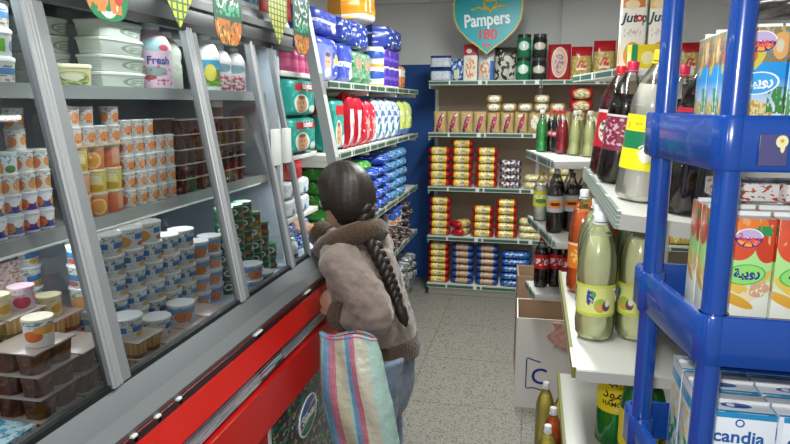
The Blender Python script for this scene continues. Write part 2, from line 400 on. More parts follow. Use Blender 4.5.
cb(MB().tube([(-.972, .45, 1.2596), (-.972, 2.1, 1.2596)], .003, 8), 'added_tube', mat('lamp_white', '#e8e8e4', .4))  # made-up tube, not glowing itself, added to go with the fill light
# glass doors with their frames
SL = math.atan(.165)
def door(y0, y1, st0, st1, name='glass_door'):
    g = MB(); z0, z1 = 1.0, 1.745
    g.v += [(gx(z0), y0, z0), (gx(z0), y1, z0), (gx(z1), y1, z1), (gx(z1), y0, z1)]; g.face((0, 1, 2, 3), [(0, 0), (1, 0), (1, 1), (0, 1)])
    d = cb(g, name, M_glass, smooth=False)
    for a, b in ((y0, y0 + st0), (y1 - st1, y1)):
        if b - a > .001:
            cb(prof([(gx(z0) - .008, z0), (gx(z0) + .009, z0), (gx(z1) + .009, z1), (gx(z1) - .008, z1)][::-1], a, b), 'door_stile', M_rail, d)
            w = (b - a)
            for t in (.02, .22): cb(MB().tube([(gx(z0) + .010, a + w * t + .004, z0), (gx(z1) + .010, a + w * t + .004, z1)], .0042, 6), 'door_stile_bead', M_alu, d)
    cb(MB().box(gx(1.0) - .004, y0, .992, gx(1.0) + .006, y1, 1.006), 'bottom_gasket', M_black, d)
    return d
door(.1, 1.02 - .022, .03, .014); door(.994, 1.567 - .02, .048, .012); door(1.545, 1.955, .046, .040)
d = door(1.955, 2.10, .0, .012)
for y in (1.945, 2.04): cb(MB().box(gx(1.42) + .016, y - .025, 1.345, gx(1.42) + .034, y + .02, 1.465), 'door_pull', M_white, bevel=.003)
cb(prof([(-.755, 1.0), (-.715, 1.0), (-.905, 2.0), (-.945, 2.0)][::-1], 2.40, 2.445), 'end_post', prt('end_post_white', '#c9cac8', [('s', 3, .25, 'v', 0, '#8f9294')], .4))
cb(MB().box(-1.5, Y1 - .03, .945, -1.22, Y1, 1.86), 'end_panel', M_white)
for z in (1.67, 1.345, 1.10):
    cb(MB().box(-1.47, 2.216, z - .02, -.925, Y1 - .03, z), 'shelf', M_white, bevel=.003)
# printed panel on the front of the base
po = cb(MB().box(-.699, 1.50, .12, -.694, 2.58, .655), 'poster_panel', prt('poster_print', '#1d3b33', [('n', 16, 8, .53, '#2f7d4c'), ('n', 28, 15, .56, '#1c2740'), ('n', 30, 16, .62, '#c47a5c'), ('n', 26, 14, .64, '#4668a8'), ('n', 34, 20, .67, '#d8cdbd'), ('n', 32, 18, .68, '#9c3328')], .3))
cb(MB().box(-.698, 1.488, .10, -.692, 1.50, .66), 'poster_edge', M_white)
def oval_logo():
    mb = MB(); pts = [(.085 * math.cos(a), .062 * math.sin(a)) for a in [2 * math.pi * k / 28 for k in range(28)]]
    return mb.plate(pts, .003)
o = oval_logo().rot(Matrix.Rotation(math.radians(-14), 4, 'Y')).rot(Matrix.Rotation(HALF, 4, 'Z')).rot(Matrix.Translation((-.692 + 1.15, 1.79 - 1.2, .535))).build('oval_badge', prt('oval_badge', '#e8ecee', [('e', .5, .5, .45, .46, '#1d6b45'), ('r', .05, .38, .95, .68, '#e8ecee'), ('e', .5, .80, .36, .14, '#2a68ad'), ('e', .5, .2, .3, .12, '#1f7a4c'), ('r', .09, .42, .91, .64, '#6e4657')], .3), po)
text('Selecto', .042, mat('print_white', '#f2f2f2'), po, (-.6885 + 1.15, 1.79 - 1.2, .537), (HALF, 0, HALF), bold=.0006)

# ---------------------------------------------------------------- gondola shelving
M_back = mat('tan_back_panel', '#a8947f', .7); M_strip = prt('price_strip', '#35574a', [('r', -1, .80, 2, 1.1, '#b9beb6'), ('r', -1, -.1, 2, .16, '#a9aea6'), ('s', 2, .07, 'u', .1, '#cfd3cc'), ('s', 3, .05, 'u', .45, '#c6cac2')], .35)
M_shelf = mat('shelf_white', '#d3d2cb', .45); M_shelfB = mat('shelf_cream', '#c9c8bf', .45)
def gondola(name, loc, rz, bays, levels, depth, label, top, tilt=None, back=True, strips=None):
    """front along local x from 0, facing -y; bays: list of widths; levels: list of z"""
    u = empty(name, loc, rz); tag(u, label, 'shelving')
    x = 0; xs = [0]
    for w in bays: x += w; xs.append(x)
    for q in xs: MB().box(q - .015, depth - .03, 0, q + .015, depth, top).build('upright_post', M_shelf, u, bevel=.003)
    for a, b in zip(xs[:-1], xs[1:]):
        if back: MB().box(a + .015, depth - .022, .04, b - .015, depth - .008, top).build('back_panel', M_back, u)
        for k, z in enumerate(levels):
            s = MB().box(a + .002, 0, z - .03, b - .002, depth - .03, z).build('shelf_board', M_shelf, u, bevel=.002)
            if k == 0: MB().box(a + .01, .05, 0, b - .01, .07, z - .03).build('kick_plate', M_shelfB, u)
            else:
                for e in (a + .006, b - .01): MB().box(e, .01, z - .055, e + .004, depth - .03, z - .03).build('bracket', M_shelf, s)
            MB().box(a + .004, -.008, z - .030, b - .004, 0, z + .004).build('price_strip', M_strip, s)
    return u
Lz = [.20, .545, .905, 1.315, 1.645]
gondola('shelving_unit', (-.9, 2.68, 0), HALF, [.73, .73, .72], Lz, .60, 'white shelving unit along the left wall stacked with diaper and towel packs', 1.66)
Bz = [.10, .495, .895, 1.32, 1.715]
gondola('shelving_unit', (-.81, 4.84, 0), 0, [.85, .85, .70], Bz, .47, 'cream shelving unit across the back wall holding biscuits, noodles and pasta', 1.715)
# the left post at the front edge of the back unit
# right: two units, the nearer with a tilted top shelf
def right_unit():
    u = empty('shelving_unit', (.10, 1.28, 0)); tag(u, 'near white shelving unit on the right holding large soda and lemonade bottles', 'shelving')
    L = .86
    for y in (0.0, L): MB().box(.56, y, 0, .60, y + .03, 1.30).build('upright_post', M_shelf, u, bevel=.003)
    MB().box(.585, .03, .04, .597, L, 1.30).build('back_panel', M_back, u)
    for z, x0, ys in ((.975, .012, .055), (.60, .025, 0)):
        s = MB().box(x0, ys, z - .025, .57, L + .02, z).build('shelf_board', mat('shelf_bright', '#b4b3ac', .4), u, bevel=.003)
        MB().box(x0 - .008, ys, z - .026, x0, L + .02, z + .004).build('price_strip', prt('olive_strip', '#77762f', [('s', 1, .14, 'v', 0, '#d8d8c8')], .4), s)
        MB().box(x0, ys - .004, z - .026, .57, ys, z - .002).build('end_lip', mat('shelf_bright', '#b4b3ac', .4), s)
    MB().box(.02, .04, 0, .57, L, .10).build('plinth', M_shelfB, u)
    T = Matrix.Translation((.076, 0, 1.335)) @ Matrix.Rotation(math.radians(6), 4, 'Y')
    s = MB().box(0, 0, -.03, .49, L + .02, 0).rot(T).build('shelf_board', mat('shelf_bright', '#b4b3ac', .4), u, bevel=.003)
    MB().box(-.008, 0, -.032, 0, L + .02, .004).rot(T).build('price_strip', prt('green_strip', '#7d8f86', [('s', 4, .2, 'v', .1, '#cdd3cd')], .35), s)
    MB().box(0, -.004, -.032, .49, 0, -.001).rot(T).build('end_lip', mat('shelf_bright', '#b4b3ac', .4), s)
    return u
right_unit()
RA = math.radians(11)
def angled_unit():
    # local: x along the front from its near end, facing -y; placed so its front runs from (.08,2.42) to (0,2.93)
    u = empty('shelving_unit', (.082, 2.43, 0), -HALF + RA); tag(u, 'small white angled shelving unit with little soda bottles in the far right corner', 'shelving')
    L = .56   # local -x is away from the camera
    for x in (-L, 0): MB().box(x - .015, .42, 0, x + .015, .45, 1.68).build('upright_post', M_shelf, u, bevel=.003)
    MB().box(-L + .015, .428, .04, -.015, .442, 1.68).build('back_panel', M_back, u)
    for z, y0, xe in ((1.333, 0, 0), (1.02, .02, 0), (.70, .02, -.34)):
        s = MB().box(-L, y0, z - .03, xe, .42, z).build('shelf_board', mat('shelf_bright', '#b4b3ac', .4), u, bevel=.003)
        MB().box(-L, y0 - .007, z - .032, xe - .02, y0, z + .003).build('price_strip', M_strip, s)
    s = MB().box(-L, .20, 1.645, .10, .45, 1.67).build('shelf_board', M_shelf, u, bevel=.003)
    MB().box(-L, .193, 1.643, .10, .20, 1.673).build('price_strip', M_strip, s)
    return u
ang = angled_unit()
# ---------------------------------------------------------------- goods: builders
def L16(t):
    n = len(t.replace(',', ' ').split()); assert 4 <= n <= 16, (n, t); return t
def pot(name, r, h, pr, lid='#dfe2e2', taper=.84, seg=16):
    return lambda: MB().lathe([(r * taper, 0), (r * (taper + .03), h * .03), (r * .95, h * .90), (r, h * .91), (r, h * .97), (r * .97, h)], seg, ms=[0, 0, 0, 1, 1, 1]).build(name, [pr, mat('lid' + lid, lid, .3, metal=.2)])
def choc_tray(w, h, pr, name='dessert_tray'):
    def f():
        o = MB().cbox(0, 0, h * .93, w, w, h * .07, 0).build(name, mat('foil_lid', '#b7a9a2', .3, metal=.3), bevel=.001)
        for i in (-1, 1):
            for j in (-1, 1):
                r = w * .235
                MB().lathe([(r * .8, 0), (r * .86, h * .05), (r, h * .88), (r * 1.02, h * .925)], 12, c=(i * w * .25, j * w * .25), sq=(4, 1, 1)).build('cup', pr, o)
        return o
    return f
def tub(w, d, h, pr, lidc, name='margarine_tub'):
    def f():
        o = MB().lathe([(.43, 0), (.45, h * .04), (.485, h * .82)], 20, sq=(7, w * .98, d * .98)).build(name, pr)
        MB().lathe([(.5, h * .80), (.5, h * .93), (.48, h * .985)], 20, sq=(7, w * .98, d * .98)).build('lid', mat('lid' + lidc, lidc, .35), o)
        return o
    return f
def rtub(r, h, pr, lidc, name='dairy_tub'):
    def f():
        o = MB().lathe([(r * .86, 0), (r * .88, h * .03), (r * .96, h * .84)], 20).build(name, pr)
        MB().lathe([(r, h * .82), (r, h * .94), (r * .96, h * .99), (r * .9, h * .975)], 20).build('lid', mat('lid' + lidc, lidc, .35), o)
        return o
    return f
def carton_fn(w, d, h, pr, name, bevel=.002, top=None):
    return lambda: MB().cbox(0, 0, 0, w, d, h, 0, top=1 if top else 0).build(name, [pr, top or pr], bevel=bevel)
def bag_fn(w, d, h, pr, name, seed=0, crimp=.05, wr=.05, pw=3, ph=4):
    return lambda: MB().pillow(w, d, h, 0, crimp, wr, seed, 12, 12, pw, ph).build(name, pr, angle=70)
def pack_fn(w, d, h, pr, name, seed=0):      # firm shrink-wrapped block
    return lambda: MB().pillow(w, d, h, 0, .01, .03, seed, 14, 14, 9, 9).build(name, pr, angle=60)
def roll_fn(w, d, h, pr, name, seed=0, pinch=.1): return lambda: MB().roll(w, d, h, 0, pinch, seed).build(name, pr, angle=70)
def lying_fn(w, d, h, pr, name, seed=0):     # soft pack lying flat, its short end towards the aisle
    return lambda: MB().roll(w, d, h, 0, .07, seed, 14, 16, 3.2, .05).build(name, pr, angle=70)
def stack(key, cols, z0, h, n, label, where, cat, group, x=None, rz=0, jit=.15, gap=0):
    """columns of equal things, one upon another; cols are (x, y); key(i, k) gives (key, maker, optional look)"""
    for i, (px, py) in enumerate(cols):
        nn = n[i] if isinstance(n, (list, tuple)) else n
        for k in range(nn):
            kk = key(i, k)
            look = kk[2] if len(kk) > 2 else label
            row = 'bottom row' if k == 0 else ('top row' if k == nn - 1 else ORD[k] + ' row up')
            colw = '' if len(cols) == 1 else (ORD[i] + ' column from left, ')
            put(kk[0], kk[1], (px + RND.uniform(-.0008, .0008), py, z0 + k * (h + gap)), rz + RND.uniform(-jit, jit), L16(f"{look}, {colw}{row}, {where}"), cat, group)

# ---------------------------------------------------------------- goods in the display case
FR = .75     # fronts turned towards the aisle
P_blueor = prt('pot_blue_orange', '#dfe3ee', [('r', 0, .12, 1, .62, '#2b3f9c'), ('e', .42, .42, .10, .26, '#e8803a'), ('e', .72, .42, .08, .24, '#e8a04a'), ('e', .58, .62, .09, .2, '#f2f4f8'), ('n', 14, 5, .66, '#1d2b78')])
P_whor = prt('pot_white_orange', '#e3ddd3', [('e', .40, .35, .11, .28, '#dd7a34'), ('e', .66, .4, .1, .25, '#e29a50'), ('nr', 0, .55, 1, .9, 12, 6, .55, '#7e90ae'), ('nr', 0, .1, 1, .5, 16, 6, .63, '#b8562e')])
P_whgr = prt('pot_white_blue_leaf', '#e6e9ea', [('nr', 0, .45, 1, .85, 10, 4, .55, '#7fb3cf'), ('e', .55, .2, .09, .18, '#3f8f4d'), ('e', .38, .25, .06, .3, '#e5973e')])
P_orng = prt('pot_orange_peach', '#d9d3cb', [('r', 0, .08, 1, .30, '#cfd4d6'), ('e', .36, .42, .10, .28, '#e37a2c'), ('e', .62, .42, .10, .28, '#e88c3c'), ('nr', 0, .55, 1, .92, 14, 7, .55, '#8e98a4'), ('nr', 0, .1, 1, .6, 18, 8, .62, '#b4472a'), ('nr', 0, .05, 1, .95, 24, 10, .64, '#e9e4dc')])
P_bigO = prt('pot_big_orange', '#d97f45', [('e', .5, .4, .13, .36, '#e9a14a'), ('o', .5, .4, .13, .36, .25, '#f0c98a'), ('r', 0, .82, 1, .95, '#c8a58a')])
P_bigY = prt('pot_big_yellow', '#d6c25c', [('e', .5, .45, .12, .3, '#e7dd94'), ('nr', 0, .6, 1, .9, 9, 5, .55, '#c9d2d6'), ('e', .5, .2, .14, .16, '#c9a63a')])
P_bigS = prt('pot_big_salmon', '#d8774e', [('r', .1, .15, .3, .85, '#dba07c'), ('r', .55, .15, .7, .85, '#dfa382'), ('r', 0, .84, 1, .97, '#b8aaa0')])
P_wb = prt('pot_white_blueband', '#dcdfde', [('r', .22, .34, .48, .60, '#2c84c4'), ('r', .54, .34, .80, .60, '#2a7fc0'), ('nr', 0, .62, 1, .86, 16, 8, .56, '#6d8a86'), ('e', .36, .2, .07, .12, '#d05a4e'), ('e', .66, .2, .09, .13, '#e0b24e'), ('e', .9, .35, .06, .2, '#e08a3e'), ('nr', 0, .05, 1, .95, 26, 11, .66, '#a9564c'), ('nr', 0, .05, 1, .95, 22, 10, .68, '#3f5f86')])
P_wb2 = prt('pot_white_peach', '#dfe1df', [('e', .42, .36, .12, .30, '#eba75c'), ('r', .58, .45, .78, .72, '#2c84c4'), ('nr', 0, .55, 1, .9, 10, 5, .6, '#7ba38f'), ('e', .68, .22, .07, .12, '#d7655a')])
P_bo = prt('pot_sky_orange', '#d3dae4', [('r', 0, .50, 1, .8, '#6f9fd0'), ('e', .5, .36, .12, .28, '#e58a45'), ('n', 11, 6, .64, '#4f6fae'), ('e', .75, .3, .06, .2, '#d46a5c')])
P_choc = prt('choc_cup', '#3a1710', [('nr', 0, .2, 1, .8, 9, 5, .62, '#7a2f22')], .25)
P_chocB = prt('choc_cup_brown', '#5a2a1a', [('nr', 0, .1, 1, .9, 5, 3, .6, '#7d4630')], .25)
P_gold = prt('caramel_cup', '#c39a5e', [('s', 12, .35, 'u', 0, '#d9bb86'), ('r', 0, 0, 1, .25, '#8a5a30')], .3)
P_green = prt('green_tin', '#1f5a41', [('e', .42, .5, .09, .24, '#d7e3d8'), ('e', .42, .5, .05, .13, '#1f5a41'), ('e', .75, .5, .09, .24, '#cddccf'), ('n', 14, 7, .62, '#0f2e24'), ('r', 0, .84, 1, .92, '#7fae8f'), ('e', .58, .3, .06, .15, '#b4793c')], .3)
P_pink = prt('pot_pink_cherry', '#e3cfd6', [('e', .5, .35, .12, .26, '#c73a5e'), ('nr', 0, .55, 1, .9, 10, 5, .55, '#bfa0b4'), ('e', .72, .5, .07, .2, '#e48aa4')])
P_yel = prt('pot_cream_yellow', '#e3d9ae', [('r', .2, .3, .42, .6, '#4f86a8'), ('e', .62, .4, .1, .2, '#d9a53c'), ('nr', 0, .6, 1, .9, 10, 5, .6, '#b8b394')])
# left bay, middle shelf
ys = [.952, .994, 1.036, 1.078, 1.120]
stack(lambda i, k: [('pot_bo', pot('yoghurt_pot', .0205, .0425, P_blueor), 'blue and white yoghurt pot'), ('pot_wo', pot('yoghurt_pot', .0205, .0425, P_whor), 'white and orange yoghurt pot'), ('pot_wg', pot('yoghurt_pot', .0205, .0425, P_whgr), 'white yoghurt pot with leaf')][0 if k < 2 or (k == 2 and i < 1) else (1 if k == 2 or i > 2 else 2)],
      [(-1.022, y) for y in ys], 1.2855, .0425, 4, '', 'case left bay', 'yoghurt', 'little yoghurt pots in the left bay', rz=FR)
stack(lambda i, k: ('pot_wo', None), [(-1.068, 1.115)], 1.2855, .0425, 6, 'white and orange yoghurt pot', 'behind the front pots beside the door frame', 'yoghurt', 'little yoghurt pots in the left bay', rz=FR)
# left bay, upper shelf
P_tubA = prt('tub_blue_band', '#e6e6df', [('r', .2, .42, .8, .70, '#5b8fc4'), ('nr', .2, .1, .8, .4, 9, 6, .5, '#b98a62'), ('nr', .25, .72, .75, .85, 16, 9, .5, '#6e86a6')])
P_tubB = prt('tub_green_panel', '#e4e6de', [('r', .22, .2, .62, .75, '#6fbf3c'), ('e', .74, .45, .08, .3, '#7c8fc0')])
stack(lambda i, k: [('tubA', rtub(.043, .053, P_tubA, '#e9ebe4'), 'white dairy tub with blue band'), ('tubB', rtub(.043, .053, P_tubB, '#e9ebe4'), 'white dairy tub with green panel')][k == 1],
      [(-1.04, .955), (-1.04, 1.045)], 1.5855, .053, [3, 3], '', 'upper shelf left', 'dairy tub', 'dairy tubs on the upper shelf', rz=FR)
P_marg = prt('margarine_print', '#cdd3c8', [('o', .66, .5, .20, .40, .16, '#8e9a8c'), ('ne', .66, .48, .15, .3, 14, 9, .5, '#8fa07c'), ('nr', .16, .25, .36, .75, 7, 9, .5, '#bcc9b8'), ('r', .90, .2, 1, .7, '#d7cf62')])
stack(lambda i, k: [('margs', tub(.115, .11, .041, P_marg, '#d3d8ce')), ('marg', tub(.185, .095, .041, P_marg, '#d3d8ce'))][i], [(-1.165, 1.315), (-1.055, 1.432)], 1.5855, .041, [4, 4], 'white rectangular margarine tub', 'upper shelf', 'margarine', 'margarine tubs on the upper shelf', rz=HALF, jit=.02)
put('cream', rtub(.043, .05, prt('cream_tub', '#e5dfae', [('ne', .5, .35, .17, .3, 9, 6, .45, '#6c9a4c'), ('o', .5, .5, .16, .3, .2, '#c2b870'), ('e', .5, .5, .10, .16, '#efeccb')]), '#eee8bb'), (-1.024, 1.245, 1.5855), FR, 'pale yellow round spread tub in front of the white margarine tubs', 'spread tub')
def jug(pr, cap, r=.042, h=.155, name='yoghurt_bottle', waist=True):
    def f():
        o = MB().lathe([(r * .9, 0), (r, .006), (r, h * .42), (r * (.93 if waist else 1), h * .50), (r, h * .58), (r * .98, h * .68), (r * .72, h * .83), (r * .42, h * .90), (r * .40, h * .93)], 22).build(name, pr)
        MB().lathe([(r * .46, h * .915), (r * .46, h * .99), (r * .40, h)], 14).build('cap', mat('cap' + cap, cap, .35), o)
        return o
    return f
P_fr = prt('pink_bottle', '#d9bccb', [('e', .5, .72, .11, .10, '#8fb5b8'), ('e', .58, .68, .05, .05, '#b94a58'), ('e', .5, .30, .10, .08, '#7f9a96'), ('e', .45, .2, .05, .04, '#a8404a'), ('ne', .5, .2, .2, .2, 20, 14, .6, '#b0506a')])
o = put('jug_pink', jug(P_fr, '#cfd6d4', .052, .178), (-1.045, 1.592, 1.5855), FR, 'pink fruit yoghurt drink bottle on the upper shelf of the case', 'bottle')
text('Fresh', .029, mat('print_blue', '#2c3f8c'), o, (.008, -.0523, .078), (HALF, 0, .15), bend=.0525, bold=.0005)
put('jug_pale', jug(prt('pale_bottle', '#dde5d6', [('nr', .2, .2, .8, .6, 8, 8, .55, '#c2d4b4')]), '#e6ebe2', .046, .168), (-1.07, 1.695, 1.5855), FR, 'pale green milk bottle beside the pink drink bottle', 'bottle')
P_farm = prt('farm_bottle', '#e9ebe9', [('r', 0, .10, 1, .58, '#5f9a3f'), ('r', 0, .42, 1, .60, '#4aa5c8'), ('e', .52, .36, .07, .16, '#e8d860'), ('ne', .68, .3, .08, .14, 20, 14, .5, '#c23a3a'), ('nr', 0, .1, 1, .3, 9, 9, .55, '#8cc04c')])
put('jug_farm', jug(P_farm, '#eceeee', .046, .175, waist=False), (-1.035, 1.862, 1.5855), FR, 'white milk bottle with green meadow label between two door frames', 'bottle')
P_straw = prt('straw_bottle', '#d9cfce', [('e', .5, .55, .14, .1, '#7fa0a8'), ('ne', .5, .22, .22, .18, 16, 12, .5, '#b84a58'), ('e', .38, .3, .06, .12, '#a8876c')])
for i, (y, t) in enumerate(((1.972, 'pinkish yoghurt drink bottle just right of the white milk bottle'), (2.075, 'pinkish yoghurt drink bottle at the right end of the upper case shelf'))):
    put('jug_straw', jug(P_straw, '#d5d8d8', .042, .155), (-1.045, y, 1.5855), FR, t, 'bottle', 'fruit yoghurt drink bottles')
# centre bay, middle shelf
big = [('pbo', pot('yoghurt_pot', .028, .055, P_bigO, '#d8c8b8'), 'large orange yoghurt pot'), ('pby', pot('yoghurt_pot', .028, .055, P_bigY, '#d8d2b0'), 'large yellow yoghurt pot'), ('pbs', pot('yoghurt_pot', .028, .055, P_bigS, '#d8c8b8'), 'large salmon yoghurt pot')]
pick = {(0, 2): 1, (1, 2): 0, (2, 2): 2, (0, 1): 2, (1, 1): 1, (2, 1): 1, (0, 0): 2, (1, 0): 0, (2, 0): 2}
stack(lambda i, k: big[pick[i, k]], [(-1.022, 1.228), (-1.022, 1.286), (-1.022, 1.344)], 1.2855, .055, 3, '', 'centre bay', 'yoghurt', 'large fruit yoghurt pots', rz=FR)
tag(MB().box(-1.075, 1.195, 1.4507, -.992, 1.385, 1.4532).build('cardboard_sheet', mat('card_sheet', '#c9a98a', .7)), 'thin cardboard sheet lying on the large yoghurt pots', 'card')
PO = ('poo', pot('yoghurt_pot', .0225, .0445, P_orng))
stack(lambda i, k: PO, [(-1.022, y) for y in (1.222, 1.268, 1.314, 1.360)], 1.4533, .0445, [2, 2, 1, 2], 'small orange yoghurt pot', 'on the cardboard', 'yoghurt', 'small pots on the card sheet', rz=FR)
stack(lambda i, k: PO, [(-1.022, y) for y in (1.405, 1.452, 1.499, 1.546, 1.593)], 1.2855, .0445, [5, 5, 5, 4, 4], 'small orange yoghurt pot', 'centre bay', 'yoghurt', 'small orange pots in the centre bay', rz=FR)
CH = ('choc', choc_tray(.100, .0435, P_choc))
stack(lambda i, k: CH, [(-1.045, y) for y in (1.672, 1.778, 1.884, 1.990)], 1.2855, .0435, [5, 5, 5, 5], 'dark chocolate dessert tray', 'centre bay', 'dessert', 'chocolate dessert trays', rz=0, jit=.03)
put('choc', None, (-1.055, 1.57, 1.4643), .02, 'dark chocolate dessert tray lying on the small orange yoghurt pots', 'dessert')
put('cupw', pot('dessert_cup', .028, .055, prt('cup_dark', '#dcd7d2', [('r', 0, .05, 1, .6, '#5d3a34')]), '#c9c9c9'), (-1.03, 1.90, 1.5035), FR, 'single brown and white dessert cup standing on the chocolate trays', 'dessert')
# centre bay, bottom deck
WB = [('pwb', pot('yoghurt_pot', .037, .0505, P_wb), 'white yoghurt pot with blue labels'), ('pwp', pot('yoghurt_pot', .037, .0505, P_wb2), 'white yoghurt pot with peach'), ('pso', pot('yoghurt_pot', .037, .0505, P_bo), 'sky blue and orange yoghurt pot')]
stack(lambda i, k: WB[2] if i >= 6 else (WB[1] if (k == 5 and i in (2, 3)) or (i, k) in ((0, 3), (4, 1), (1, 0)) else WB[0]), [(-.955, 1.145 + .077 * j) for j in range(8)], .9525, .0505, [6, 6, 6, 6, 5, 5, 4, 4], '', 'case deck', 'yoghurt', 'white yoghurt pots on the deck', rz=FR)
FT = ('fourpk', choc_tray(.095, .04, P_gold))
stack(lambda i, k: FT, [(-.872, 1.18 + .1 * j) for j in range(4)], .9525, .04, [2, 1, 1, 1], 'caramel dessert tray with pale lid', 'front of deck', 'dessert', 'caramel trays at the front of the deck', rz=0, jit=.05)
for i, (y, t) in enumerate(((1.165, 'leftmost'), (1.275, 'middle'), (1.385, 'rightmost'))):
    put(('pwb', 'pwp', 'pso')[i], None, (-.878, y, .9525 + (.04 if i else .08) ), FR, f'white fruit yoghurt pot on the caramel trays, {t} of three', 'yoghurt')
# left bay, bottom deck
CB = ('chocb', choc_tray(.105, .0425, P_chocB))
stack(lambda i, k: CB, [(-.878, .90), (-.878, 1.01)], .9525, .0425, [4, 3], 'brown chocolate mousse tray', 'front of left bay', 'dessert', 'chocolate mousse trays at the left', rz=0, jit=.04)
put('pow', pot('yoghurt_pot', .027, .052, prt('pot_white_oranges', '#e9e6e0', [('e', .42, .4, .12, .2, '#e0662c'), ('e', .6, .62, .16, .16, '#e9a23a'), ('nr', .2, .7, .8, .9, 10, 6, .5, '#6d8fb4')]), '#e6d9c4'), (-.855, .895, 1.1232), FR, 'white yoghurt pot with oranges standing on the brown mousse trays', 'yoghurt')
stack(lambda i, k: ('fourpk', None), [(-.985, .86), (-.985, .962), (-.985, 1.064)], .9525, .04, [5, 5, 4], 'golden caramel tray', 'behind the brown trays', 'dessert', 'golden caramel trays behind', rz=0, jit=.05)
CUPS = [('ppk', pot('yoghurt_pot', .025, .046, P_pink, '#d8b8c4')), ('pyl', pot('yoghurt_pot', .025, .046, P_yel, '#e0d8b0'))]
for i, (y, c, t) in enumerate(((.865, 0, 'pink cherry cup, leftmost above the golden caramel trays'), (.925, 1, 'cream coloured cup, second left above the golden caramel trays'), (.985, 0, 'pink cherry cup nearest the door frame above the caramel trays'))):
    put(CUPS[c][0], CUPS[c][1], (-.972, y, 1.1526), FR, t, 'yoghurt', 'cups above the golden trays')
put('pyl', None, (-.975, 1.055, 1.1126), FR, 'cream coloured cup beside the door frame on the lower caramel tray', 'yoghurt')
stack(lambda i, k: ('flat', carton_fn(.10, .10, .028, prt('flat_pack', '#b9a3a0', [('n', 6, 4, .56, '#8d5c5c'), ('n', 9, 5, .62, '#d9cdc8')], .3), 'dessert_pack')), [(-1.085, .90), (-1.085, 1.005)], .9525, .028, 10, 'flat mauve dessert pack', 'back of left bay', 'dessert', 'flat packs at the back', rz=0, jit=.06)
stack(lambda i, k: WB[0], [(-1.075, 1.10)], .9525, .0505, 6, 'white yoghurt pot with blue labels', 'stack behind the door frame', 'yoghurt', 'white pots behind the frame', rz=FR)
tag(MB().cbox(-.868, .79, .9525, .09, .09, .05).build('dessert_box', prt('bluewhite_box', '#bfdde6', [('n', 5, 5, .55, '#4f9fc0'), ('n', 7, 6, .64, '#c46a6a')]), bevel=.002), 'pale blue dessert box in the corner of the left bay', 'box')
# right bay, deck: green tins and a white bottle
GT = ('gtin', pot('cheese_tin', .031, .046, P_green, '#3f7f5e', .97))
stack(lambda i, k: GT, [(-.94, 1.757 + .0645 * j) for j in range(6)], .9525, .046, [6, 6, 6, 5, 4, 2], 'green round tin', 'right bay deck', 'tin', 'green tins in the right bay', rz=FR, jit=.5)
stack(lambda i, k: ('pso', None), [(-.858, 1.76), (-.858, 1.845)], .9525, .0505, [2, 1], 'sky blue and orange yoghurt pot', 'before the green tins', 'yoghurt', 'pots before the tins', rz=FR)
put('jug_blue', jug(prt('bluelabel_bottle', '#e6e9ee', [('r', 0, .12, 1, .48, '#3c4f9c'), ('nr', 0, .15, 1, .45, 12, 8, .6, '#dfe4f2')]), '#eef0f2', .022, .105), (-.862, 2.118, .9525), FR, 'small white bottle with blue label beside the green tins', 'bottle')
# open end of the case: diaper packs and household goods
P_teal = prt('teal_pack', '#26988c', [('n', 5, 4, .60, '#49b3a8'), ('e', .42, .34, .24, .25, '#d8e3da'), ('e', .42, .32, .18, .20, '#d0a07c'), ('e', .42, .50, .13, .05, '#8a5f42'), ('e', .36, .36, .02, .02, '#4a3026'), ('e', .48, .36, .02, .02, '#4a3026'), ('e', .42, .24, .05, .02, '#a85a50'), ('r', .22, .68, .98, .86, '#c21f2c'), ('e', .80, .2, .12, .1, '#cfe6dc')], .3)
for k in range(2):
    o = put('tealpk%d' % k, pack_fn(.33, .12, .15, P_teal, 'diaper_pack', 5 + k), (-.965, 2.40, 1.346 + k * .1505), HALF, 'teal diaper pack with baby face, ' + ('lower' if k == 0 else 'upper') + ' of two in open case end', 'diaper pack', 'teal diaper packs')
    text('babylux', .034, mat('print_white', '#f2f2f2'), o, (.03, -.0615, .119), bold=.001)
o = put('tealpk2', pack_fn(.20, .12, .26, P_teal, 'diaper_pack', 9), (-.99, 2.95, 1.316), HALF, 'teal diaper pack on the left wall shelf just past the slanted white post', 'diaper pack')
PKB = ('jug_rose', jug(prt('rose_bottle', '#cf4f86', [('r', 0, .2, 1, .5, '#dc6c9a')]), '#c94a80', .036, .105, 'shampoo_bottle'))
for i, y in enumerate((2.35, 2.425, 2.50, 2.575)):
    put(PKB[0], PKB[1], (-.975, y, 1.671), FR, f'rose pink bottle, {ORD[i]} from left on top shelf of open case end', 'bottle', 'rose pink bottles')
put('redbox', carton_fn(.11, .1, .075, prt('red_box', '#b92536', [('r', 0, .6, 1, .8, '#d34a55'), ('nr', 0, .1, 1, .5, 9, 6, .6, '#7e1622')]), 'soap_box'), (-.98, 2.36, 1.248), HALF, 'red box on top of the white packs in open case end', 'box')
P_wp = prt('white_roll_pack', '#d7dde2', [('e', .5, .3, .10, .16, '#4f84bd'), ('nr', .1, .6, .9, .9, 6, 4, .6, '#b9c8d8')])
stack(lambda i, k: ('wpack', pack_fn(.13, .12, .072, P_wp, 'tissue_pack', 3)), [(-.985, 2.30), (-.985, 2.435)], 1.1015, .0725, 2, 'white tissue pack with blue dot', 'open case end', 'tissue', 'white tissue packs', rz=HALF, jit=.03)
P_bp = prt('blue_white_pack', '#2f5db4', [('n', 6, 5, .55, '#cfdcf0'), ('n', 9, 7, .66, '#17357c')], .3)
